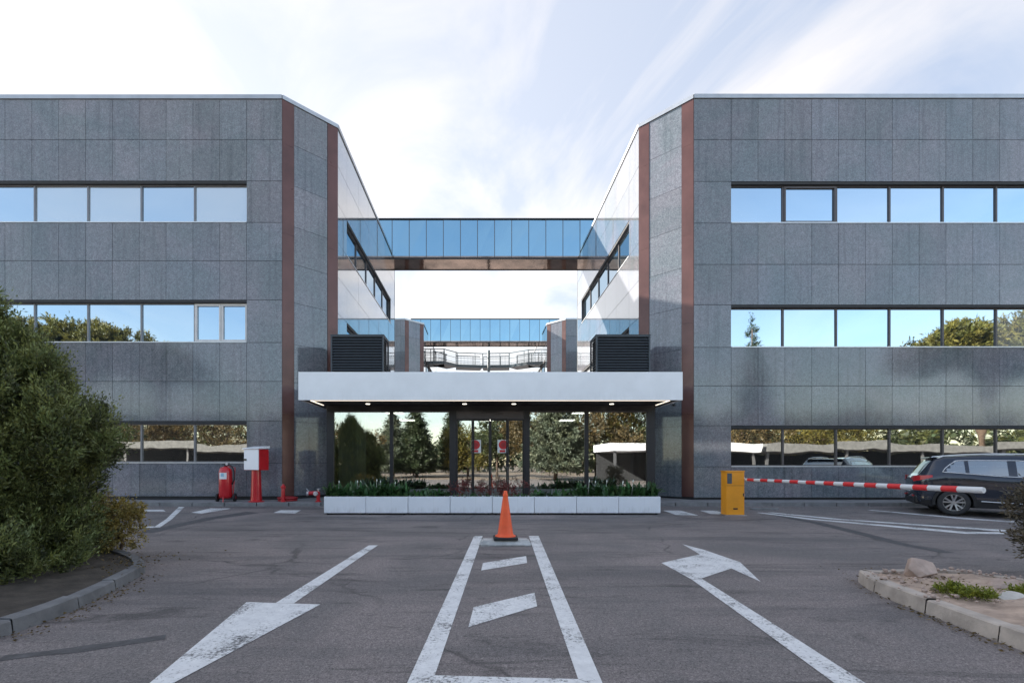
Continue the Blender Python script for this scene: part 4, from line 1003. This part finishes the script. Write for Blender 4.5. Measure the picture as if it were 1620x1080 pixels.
# ------------------------------------------------------------------ car (rear at x=0, nose at +x, near side y=-w)
def make_car(label, paint, loc, rz, glass):
    t = thing('parked_car', label, 'car', loc, rz)
    Lc_ = 4.45; W = .92
    def lerp(tab, x):
        for (x0, v0), (x1, v1) in zip(tab[:-1], tab[1:]):
            if x <= x1:
                f = (x - x0) / (x1 - x0) if x1 > x0 else 0; f = f * f * (3 - 2 * f) if False else f; return v0 + (v1 - v0) * f
        return tab[-1][1]
    belt = [(0, .98), (.25, 1.08), (.6, 1.15), (1.0, 1.12), (1.5, 1.06), (2.6, .99), (3.1, .965), (3.8, .88), (4.25, .76), (4.45, .62)]
    roof = [(0, 1.0), (.10, 1.08), (.28, 1.36), (.42, 1.52), (.60, 1.575), (1.2, 1.61), (1.9, 1.615), (2.3, 1.60), (2.65, 1.50), (3.0, 1.27), (3.35, 1.0), (3.8, .915), (4.25, .79), (4.45, .64)]
    sill = [(0, .42), (.12, .30), (.4, .24), (3.9, .22), (4.3, .26), (4.45, .38)]
    hw = [(0, .60), (.05, .72), (.14, .82), (.30, .885), (.7, .915), (2.2, .92), (3.6, .915), (4.1, .86), (4.35, .74), (4.45, .60)]
    rw = [(0, .62), (.3, .62), (.6, .625), (2.4, .64), (3.2, .72), (3.4, .80), (4.1, .76), (4.45, .50)]
    wheels = (.78, 3.44); WR = .345
    def sect(x):
        zb, zs, zr, h, r = lerp(belt, x), lerp(sill, x), lerp(roof, x), lerp(hw, x), lerp(rw, x)
        zr = max(zr, zb + .012)
        pts = [(0, zs), (h * .80, zs), (h * .95, zs + .015), (h * .985, zs + .08)]
        for f, k in ((.12, .985), (.22, .978), (.34, .985), (.46, .998), (.58, 1.0), (.70, .995), (.80, 1.0), (.88, .995), (.95, .975)): pts.append((h * k, zs + .08 + (zb - zs - .08) * f))
        hb = h * .945; pts.append((hb, zb))
        cab = max(0, min(1, (zr - zb) / .3))
        for f in (.06, .3, .55, .8, .93): pts.append((hb + (r - hb) * (f ** 1.15), zb + (zr - .03 - zb) * f if cab > .05 else zb + (zr - zb) * f))
        pts += [(r * .97, zr - .018 * cab), (r * .90, zr), (r * .5, zr + .012 * cab), (0, zr + .016 * cab)]
        return pts
    nx = 110; xs = [Lc_ * i / nx for i in range(nx + 1)]; S = [sect(x) for x in xs]; m_ = len(S[0]); bi = 13
    A = {'body': MB(), 'g': {}}
    pillars = [(.50, .60), (1.43, 1.52), (1.53, 1.62), (2.52, 2.60)]
    def isglass(x, j, sx):
        if j < bi + 1 or j > bi + 3: return None
        zb, zr = lerp(belt, x), lerp(roof, x)
        if x < .34 or x > 2.98: return None
        if zr - zb < .22: return None
        if .60 <= x < 1.02: return 'quarter_window' if x > {1: .64, 2: .71, 3: .82}[j - bi] else None
        if 1.08 <= x < 1.82: return 'rear_door_window'
        if 1.98 <= x < 2.92: return 'front_door_window'
        return None
    for sgn in (-1, 1):
        for i in range(nx):
            xm = (xs[i] + xs[i + 1]) / 2
            for j in range(m_ - 1):
                a_, b_, c_, d__ = S[i][j], S[i + 1][j], S[i + 1][j + 1], S[i][j + 1]
                zm = (a_[1] + c_[1]) / 2; ym = (a_[0] + c_[0]) / 2
                if any((xm - wx) ** 2 + (zm - WR) ** 2 < .405 ** 2 for wx in wheels) and ym > .45 and j < bi: continue
                q_ = [(xs[i], sgn * a_[0], a_[1]), (xs[i + 1], sgn * b_[0], b_[1]), (xs[i + 1], sgn * c_[0], c_[1]), (xs[i], sgn * d__[0], d__[1])]
                if sgn > 0: q_ = q_[::-1]
                g_ = isglass(xm, j, sgn)
                if g_: A['g'].setdefault((g_, sgn), MB()).quad(*q_)
                elif j >= m_ - 4 and 2.48 < xm < 3.28: A['g'].setdefault(('windscreen', 0), MB()).quad(*q_)
                elif j >= m_ - 4 and .11 < xm < .38: A['g'].setdefault(('rear_window', 0), MB()).quad(*q_)
                else: A['body'].quad(*q_)
    for xi_, sg in ((0, 1), (nx, -1)):
        for sgn in (-1, 1):
            pp = [(xs[xi_], sgn * p_[0], p_[1]) for p_ in S[xi_]]; A['body'].quad(*(pp if sgn * sg > 0 else pp[::-1]))
    bo_ = A['body'].build('body', paint, t); 
    bm = bmesh.new(); bm.from_mesh(bo_.data); bmesh.ops.remove_doubles(bm, verts=bm.verts, dist=.0005); bmesh.ops.recalc_face_normals(bm, faces=bm.faces)
    for f in bm.faces: f.smooth = True
    bm.to_mesh(bo_.data); bm.free(); smooth_by_angle(bo_, 50)
    for (nm, sg), mb in A['g'].items():
        o = mb.build(nm, glass, t, True); bm = bmesh.new(); bm.from_mesh(o.data); bmesh.ops.remove_doubles(bm, verts=bm.verts, dist=.0005); bm.to_mesh(o.data); bm.free()
    # lower dark cladding + arches
    for sgn in (-1, 1):
        s = MB()
        for i in range(nx):
            xm = (xs[i] + xs[i + 1]) / 2
            if any(abs(xm - wx) < .40 for wx in wheels) or xm < .12 or xm > 4.3:
                if s.v: s.build('side_cladding', M['black'], t); s = MB()
                continue
            h0, h1 = lerp(hw, xs[i]) + .006, lerp(hw, xs[i + 1]) + .006; z0, z1 = lerp(sill, xm) - .02, .40
            s.quad((xs[i], sgn * h0 * .965, z0), (xs[i + 1], sgn * h1 * .965, z0), (xs[i + 1], sgn * h1, z1), (xs[i], sgn * h0, z1)); s.quad((xs[i], sgn * h0, z1), (xs[i + 1], sgn * h1, z1), (xs[i + 1], sgn * (h1 - .03), z1 + .012), (xs[i], sgn * (h0 - .03), z1 + .012))
        s = MB(); s.tube([(1.30, sgn * .922, .40), (2.1, sgn * .926, .365), (2.95, sgn * .924, .375)], .011, 6); s.build('chrome_strip', M['bright'], t)
        for wx in wheels:
            s = MB(); prev = None
            for k in range(25):
                an = math.pi * (-.06 + 1.12 * k / 24); hh = lerp(hw, wx) 
                pi_ = (wx + .375 * math.cos(an), sgn * (hh + .004), max(.20, WR + .375 * math.sin(an))); po = (wx + .445 * math.cos(an), sgn * (hh * .995 + .010), max(.20, WR + .445 * math.sin(an))); pn = (wx + .375 * math.cos(an), sgn * .55, max(.20, WR + .375 * math.sin(an)))
                if prev: s.quad(prev[0], pi_, po, prev[1]); s.quad(prev[2], pn, pi_, prev[0])
                prev = (pi_, po, pn)
            s.build('wheel_arch', M['black'], t, True)
            wh = MB(); c = (wx, sgn * .80, WR)
            prof = [(.225, -.10), (.30, -.11), (.335, -.09), (WR, -.05), (WR, .05), (.335, .09), (.30, .11), (.225, .10)]
            b0 = 0; nn = 36
            for r_, y_ in prof:
                for k in range(nn): an = 2 * math.pi * k / nn; wh.v.append((wx + r_ * math.cos(an), sgn * .80 + sgn * y_, WR + r_ * math.sin(an)))
            for l in range(len(prof) - 1):
                for k in range(nn): k2 = (k + 1) % nn; wh.f.append((l * nn + k, l * nn + k2, (l + 1) * nn + k2, (l + 1) * nn + k)); wh.c.append(None)
            wo__ = bpy.data.objects.new('wheel', None); C.objects.link(wo__); wo__.parent = t
            wh.build('tyre', M['rubber'], wo__, True)
            rm = MB(); y1 = sgn * .895; y0 = sgn * .80
            rm.tube([(wx, sgn * .72, WR), (wx, sgn * .73, WR)], .225, nn)
            for k in range(nn):
                a0, a1 = 2 * math.pi * k / nn, 2 * math.pi * (k + 1) / nn
                rm.quad((wx + .245 * math.cos(a0), y1, WR + .245 * math.sin(a0)), (wx + .245 * math.cos(a1), y1, WR + .245 * math.sin(a1)), (wx + .215 * math.cos(a1), y1, WR + .215 * math.sin(a1)), (wx + .215 * math.cos(a0), y1, WR + .215 * math.sin(a0)))
                rm.quad((wx + .215 * math.cos(a0), y1, WR + .215 * math.sin(a0)), (wx + .215 * math.cos(a1), y1, WR + .215 * math.sin(a1)), (wx + .21 * math.cos(a1), sgn * .73, WR + .21 * math.sin(a1)), (wx + .21 * math.cos(a0), sgn * .73, WR + .21 * math.sin(a0)))
            for k in range(5):
                for dv in (-.17, .17):
                    an = 2 * math.pi * k / 5 + .3; u_ = Vector((math.cos(an + dv * .4), 0, math.sin(an + dv * .4))); v_ = Vector((math.cos(an + dv * 1.5), 0, math.sin(an + dv * 1.5)))
                    pa = Vector((wx, y1 - sgn * .02, WR)) + u_ * .03; pb = Vector((wx, y1 - sgn * .004, WR)) + v_ * .222; sd = (pb - pa).cross(Vector((0, 1, 0))).normalized()
                    w1_, w2_ = .016, .020
                    rm.hexa([pa - sd * w1_, pa + sd * w1_, pb + sd * w2_, pb - sd * w2_] + [p_ - Vector((0, sgn * .04, 0)) for p_ in (pa - sd * w1_, pa + sd * w1_, pb + sd * w2_, pb - sd * w2_)])
            rm.tube([(wx, sgn * .85, WR), (wx, sgn * .892, WR)], .05, 16)
            rm.build('rim', M['steel'], wo__)
            bk = MB(); bk.tube([(wx, sgn * .735, WR), (wx, sgn * .745, WR)], .20, 24); bk.build('brake_disc', M['dark'], wo__)
        # chrome window line, rails, handles, mirror, lights
        s = MB(); hh = lambda x: lerp(hw, x) * .945
        pts = [(.56, sgn * (hh(.56) + .004), lerp(belt, .56) + .03)] + [(x_, sgn * (hh(x_) + .006), lerp(belt, x_) + .012) for x_ in (.62, .8, 1.2, 1.6, 2.0, 2.4, 2.8, 3.0)]
        s.tube(pts, .011, 6)
        top = []
        for x_ in (.56, .62, .72, .86, 1.0, 1.2, 1.6, 2.0, 2.4, 2.7, 3.0):
            sc_ = sect(x_); k_ = sc_[bi + 4] if x_ < 2.9 else sc_[bi + 1]
            if x_ == .56: k_ = (hh(.56), lerp(belt, .56) + .03)
            if x_ == .62: k_ = sc_[bi + 2]
            if x_ == .72: k_ = sc_[bi + 3]
            top.append((x_, sgn * (k_[0] + .006), k_[1]))
        s.tube(top, .010, 6); s.build('window_trim', M['bright'], t, True)
        s = MB(); rl = [(.50, 1.535), (.62, 1.60), (1.0, 1.637), (1.6, 1.652), (2.2, 1.635), (2.42, 1.60), (2.5, 1.565)]
        s.tube([(a__, sgn * .585, b__) for a__, b__ in rl], .016, 8); s.build('roof_rail', M['bright'], t, True)
        for hx in (1.08, 2.14):
            s = MB(); zc = .985 if hx < 2 else .945; yy = lerp(hw, hx) + .0
            s.tube([(hx - .11, sgn * (yy - .005), zc), (hx - .08, sgn * (yy + .03), zc + .004), (hx + .06, sgn * (yy + .03), zc + .004), (hx + .10, sgn * (yy - .005), zc)], .013, 8); s.build('door_handle', paint, t, True)
        for sx in (1.95, 3.02):
            s = MB(); s.tube([(sx, sgn * (lerp(hw, sx) * 1.0 + .001), .42), (sx, sgn * (lerp(hw, sx) * 1.0 + .0015), .70), (sx + .01, sgn * (lerp(hw, sx) * .985), lerp(belt, sx) - .05)], .004, 5); s.build('door_seam', M['black'], t)
        s = MB(); s.box(2.86, 3.0, min(sgn * .93, sgn * 1.08), max(sgn * .93, sgn * 1.08), .98, 1.10); s.build('mirror', paint, t, bevel=.03, seg=3)
        # tail light wraps the corner
        s = MB(); pr = None
        for x_ in (.0, .03, .07, .12, .18, .24, .30, .36):
            h_ = lerp(hw, x_) * .995 + .008; z0, z1 = .90 + .12 * x_ / .36, 1.06 + .02 * x_ / .36
            cu = ((x_ - .006, sgn * h_, z0), (x_ - .006, sgn * (h_ - .01), z1))
            if pr: s.quad(pr[0], cu[0], cu[1], pr[1])
            pr = cu
        s.quad((-.012, sgn * .35, .95), (-.008, sgn * .60, .93), (-.008, sgn * .60, 1.06), (-.012, sgn * .35, 1.03)); s.build('tail_light', M['red'], t)
        s = MB(); s.box(4.18, 4.40, min(sgn * .50, sgn * .74), max(sgn * .50, sgn * .74), .66, .76); s.build('headlight', M['paper'], t, bevel=.02)
        s = MB(); s.box(-.02, .05, min(sgn * .45, sgn * .62), max(sgn * .45, sgn * .62), .48, .52); s.build('reflector', M['red_dull'], t)
    s = MB(); s.box(.34, .64, -.58, .58, 1.545, 1.575); s.build('spoiler', paint, t, bevel=.01)
    s = MB(); s.box(.0, .36, -.72, .72, .27, .52); s.build('rear_bumper', M['black'], t, bevel=.06, seg=3)
    s = MB(); s.box(.3, 4.2, -.62, .62, .20, .60); s.build('underbody', M['black'], t)
    s = MB(); s.box(.9, 2.6, -.55, .55, .60, .95); s.build('seats', M['fabric'], t, bevel=.08)
    s = MB(); s.box(-.03, -.015, -.26, .26, .62, .73); s.build('number_plate', M['paper'], t)
    return t
M['bright'] = simple('satin_chrome', (.78, .79, .82), .35, .3, .04, 4)
M['carpaint'] = simple('dark_blue_car_paint', (.018, .024, .040), .22, .3, .08, 2, coat=1.0)
M['carsilver'] = simple('silver_car_paint', (.42, .43, .45), .3, .5, .05, 2, coat=1.0)
M['carglass'] = clear_glass('car_glass', .42, (.30, .34, .35))
cy_ = 13.02
make_car('dark blue-grey estate-like SUV parked along the kerb before the right wing', M['carpaint'], (12.52, 14.18, .045), R(-33), M['carglass'])

# ------------------------------------------------------------------ what stands behind the photographer (seen in the glass)
def carport(x0, x1, y0, y1, label, mt='white'):
    t = thing('carport', label, 'carport', ((x0 + x1) / 2, y0, 0), 0, 'white roofed carports behind the photographer'); w2 = (x1 - x0) / 2; d = y1 - y0
    s = MB(); s.box(-w2, w2, -d, 0, 2.42, 3.0); s.build('roof_slab', M[mt], t)
    s = MB(); s.box(-w2 + .2, w2 - .2, -d + .1, -d + .3, 0, 2.4); s.build('rear_wall', M['core'], t)
    for k in range(5):
        X = -w2 + .3 + (2 * w2 - .6) * k / 4; s = MB(); s.box(X - .08, X + .08, -.5, -.34, 0, 2.418); s.build('post', M['frame'], t)
carport(9.5, 21, -4.2, 1.8, 'white carport behind the photographer, reflected in the entrance and right windows')
carport(21.4, 46, -4.4, 1.8, 'long grey carport behind the photographer, reflected in the far right windows', 'kerb_grey')
carport(-34, -13, -6.0, .0, 'long carport coloured grey for shade, behind the photographer, reflected in the left windows', 'kerb_grey')  # shade on this carport is put into the grey of its roof slab
make_car('silver car parked under the right carport, seen only in reflections', M['carsilver'], (14, -6.2, 0), R(4), M['carglass'])

def pine(loc, h, rx, seed, label, m='leaf_pine', nc=1300):
    rr = random.Random(seed); lob = []
    for k in range(13):
        an = rr.uniform(0, 6.28); r0 = rx * math.sqrt(rr.random()) * .78
        lob.append((r0 * math.cos(an), r0 * math.sin(an) * .8, h - rx * .35 - (r0 / rx) ** 2 * rx * .45 + rr.uniform(-.4, .4), rx * .36, rx * .36, rx * .24))
    tree('stone_pine', label, 'tree', loc, h * .8, .35, lob, M[m], seed, nc, 26, .42, .46, .16, group='trees behind the photographer', up=.7, inner=.3, yellow=.5, colvar=.5)
def conifer(loc, h, r, seed, label, m='leaf_dark', nc=900):
    lob = []
    n = 12
    for k in range(n):
        f = k / (n - 1); rr_ = r * (1 - f) ** .85 + .12; z = h * .14 + h * .84 * f
        if f < .85:
            for q in range(4): an = q * 1.57 + k * .9; lob.append((rr_ * .5 * math.cos(an), rr_ * .5 * math.sin(an), z, rr_ * .5, rr_ * .5, h / n * .42))
        else: lob.append((0, 0, z, rr_, rr_, h / n * .6))
    tree('conifer', label, 'tree', loc, h * .95, .2, lob, M[m], seed, nc, 24, .30, .34, .09, group='trees behind the photographer', up=.05, inner=.3, yellow=.25, colvar=.5)
def broad(loc, h, r, seed, label, m='leaf_brown', nc=700):
    rr = random.Random(seed); lob = []
    for k in range(14): lob.append((rr.uniform(-r, r) * .7, rr.uniform(-r, r) * .6, h * rr.uniform(.28, .88), r * .38, r * .38, h * .14))
    tree('broadleaf_tree', label, 'tree', loc, h * .7, .14, lob, M[m], seed, nc, 15, .30, .22, .09, group='trees behind the photographer', inner=.4, yellow=.5, colvar=.6)
pine((-49, -27, 0), 20.0, 9.5, 101, 'tallest rounded stone pine reflected in the left middle windows', nc=1700)
pine((-41, -30, 0), 17.0, 6.0, 102, 'lower stone pine reflected beside the tallest one on the left', nc=900)
pine((50, -16, 0), 16.8, 7.5, 103, 'sunlit rounded stone pine reflected in the right middle windows', nc=1500)
pine((60, -18, 0), 16.5, 7.5, 104, 'second rounded stone pine reflected at the right edge', 'leaf_dark', nc=1200)
conifer((32.6, -26, 0), 18.6, 3.2, 105, 'pointed conifer reflected in the first middle window of the right wing')
conifer((6.6, -12.5, 0), 9.5, 3.2, 106, 'blue-green spruce reflected right of the doors', 'leaf_blue', 1300)
broad((4.2, -15.5, 0), 8.5, 2.6, 107, 'brown-leaved tree reflected nearest the doors')
broad((10.5, -13.5, 0), 9.0, 3.4, 108, 'reddish brown tree reflected behind the white carport end', nc=900)
broad((14.5, -15.5, 0), 9.0, 3.6, 109, 'olive tree reflected in the rightmost entrance glass', 'leaf_pine', 900)
broad((19.5, -16, 0), 6.5, 3.4, 110, 'brown tree behind the right carport, nearer the entrance')
broad((26, -16, 0), 6.6, 3.8, 111, 'brown tree behind the middle of the right carport')
broad((34, -17, 0), 6.8, 4.2, 112, 'olive tree behind the right carport far end', 'leaf_pine')
broad((-18, -16, 0), 6.3, 4.0, 113, 'brown tree behind the left carport, nearer the entrance')
broad((-26, -17, 0), 6.6, 4.2, 114, 'olive brown tree behind the middle of the left carport')
broad((-34, -18, 0), 6.8, 4.2, 115, 'brown tree behind the far end of the left carport')
conifer((-3.4, -24, 0), 8.6, 2.0, 116, 'narrow dark conifer reflected just left of the doors')
conifer((-7.0, -20, 0), 8.2, 2.2, 117, 'layered conifer reflected in the second entrance glass')
conifer((-10.2, -24, 0), 7.6, 2.4, 118, 'dark conifer reflected in the first entrance glass', 'leaf_blue')
broad((-12.5, -17, 0), 5.2, 2.6, 119, 'low brown tree reflected at the left end of the entrance')
broad((-8.5, -28, 0), 5.0, 3.4, 120, 'low olive tree between the reflected conifers', 'leaf_pine')
broad((-1.5, -22, 0), 5.5, 2.8, 121, 'low green tree reflected in the doors', 'leaf_pine')
broad((1.5, -19, 0), 6.6, 2.6, 122, 'dark green tree reflected in the doors', 'leaf_dark')
broad((42, -22, 0), 8, 5, 123, 'dense olive tree reflected under the right stone pine', 'leaf_pine')
broad((-42, -22, 0), 7.5, 5, 124, 'dense dark tree reflected under the left stone pines', 'leaf_dark')

rr = random.Random(9); lob = []
for k in range(70):
    X = -120 + 240 * (k + rr.random()) / 70; h = (6.0 if -24 < X < 0 else 9.5) * rr.uniform(.8, 1.15)
    lob.append((X, -52 + rr.uniform(-4, 4), h * .5, 4.2, 3, h * .5))
tag(foliage('far_woodland', lob, 5200, 9, .9, .95, .42, M['leaf_dark'], None, 500, inner=.4, yellow=.9, colvar=.6), 'continuous belt of far dark woodland behind the photographer', 'woodland', kind='stuff')

# dead leaves and grit gathered by the kerbs and under the shrubs
rg = np.random.default_rng(12)
def litter(name, label, pts, spread, n, z, seed, m):
    rg = np.random.default_rng(seed); P = []
    for _ in range(n):
        k = rg.integers(0, len(pts) - 1); f = rg.random(); a, b_ = pts[k], pts[k + 1]; p = a.lerp(b_, float(f))
        o_ = rg.normal(size=2) * spread; P.append((p.x + o_[0], p.y + o_[1], z + rg.random() * .006))
    P = np.array(P); D_ = np.column_stack([rg.normal(size=n), rg.normal(size=n), rg.normal(size=n) * .18])
    k = rg.uniform(.5, 1.8, n); cols = np.column_stack([k * 1.1, k * .9, k * .6])
    o = leaf_mesh(name, P, D_, rg.uniform(.02, .05, n), rg.uniform(.008, .02, n), cols, m, None, seed=seed); tag(o, label, 'leaf litter', kind='stuff')
litter('leaf_litter', 'dry fallen leaves and needles scattered along the left kerb on the asphalt', [fl(G(x, y)) for x, y in ((0, 1016), (115, 973), (184, 938), (232, 912))], .10, 260, .012, 5, M['leaf_brown'])
litter('leaf_litter', 'dry fallen leaves and needles lying on the bed soil under the big evergreen', [Vector((-7.5, 5.3, 0)), Vector((-5.2, 5.6, 0)), Vector((-4.6, 6.8, 0))], .35, 900, .125, 6, M['leaf_brown'])
litter('leaf_litter', 'dry leaves and twigs lying on the sandy soil of the right bed', [Vector((4.6, 5.4, 0)), Vector((5.4, 5.1, 0)), Vector((6.4, 4.7, 0))], .22, 420, .165, 7, M['leaf_brown'])
litter('leaf_litter', 'dry leaves gathered on the asphalt against the right kerb', [fl(G(x, y)) for x, y in ((1345, 918), (1416, 957), (1478, 981), (1540, 1005), (1620, 1036))], .05, 160, .012, 8, M['leaf_brown'])
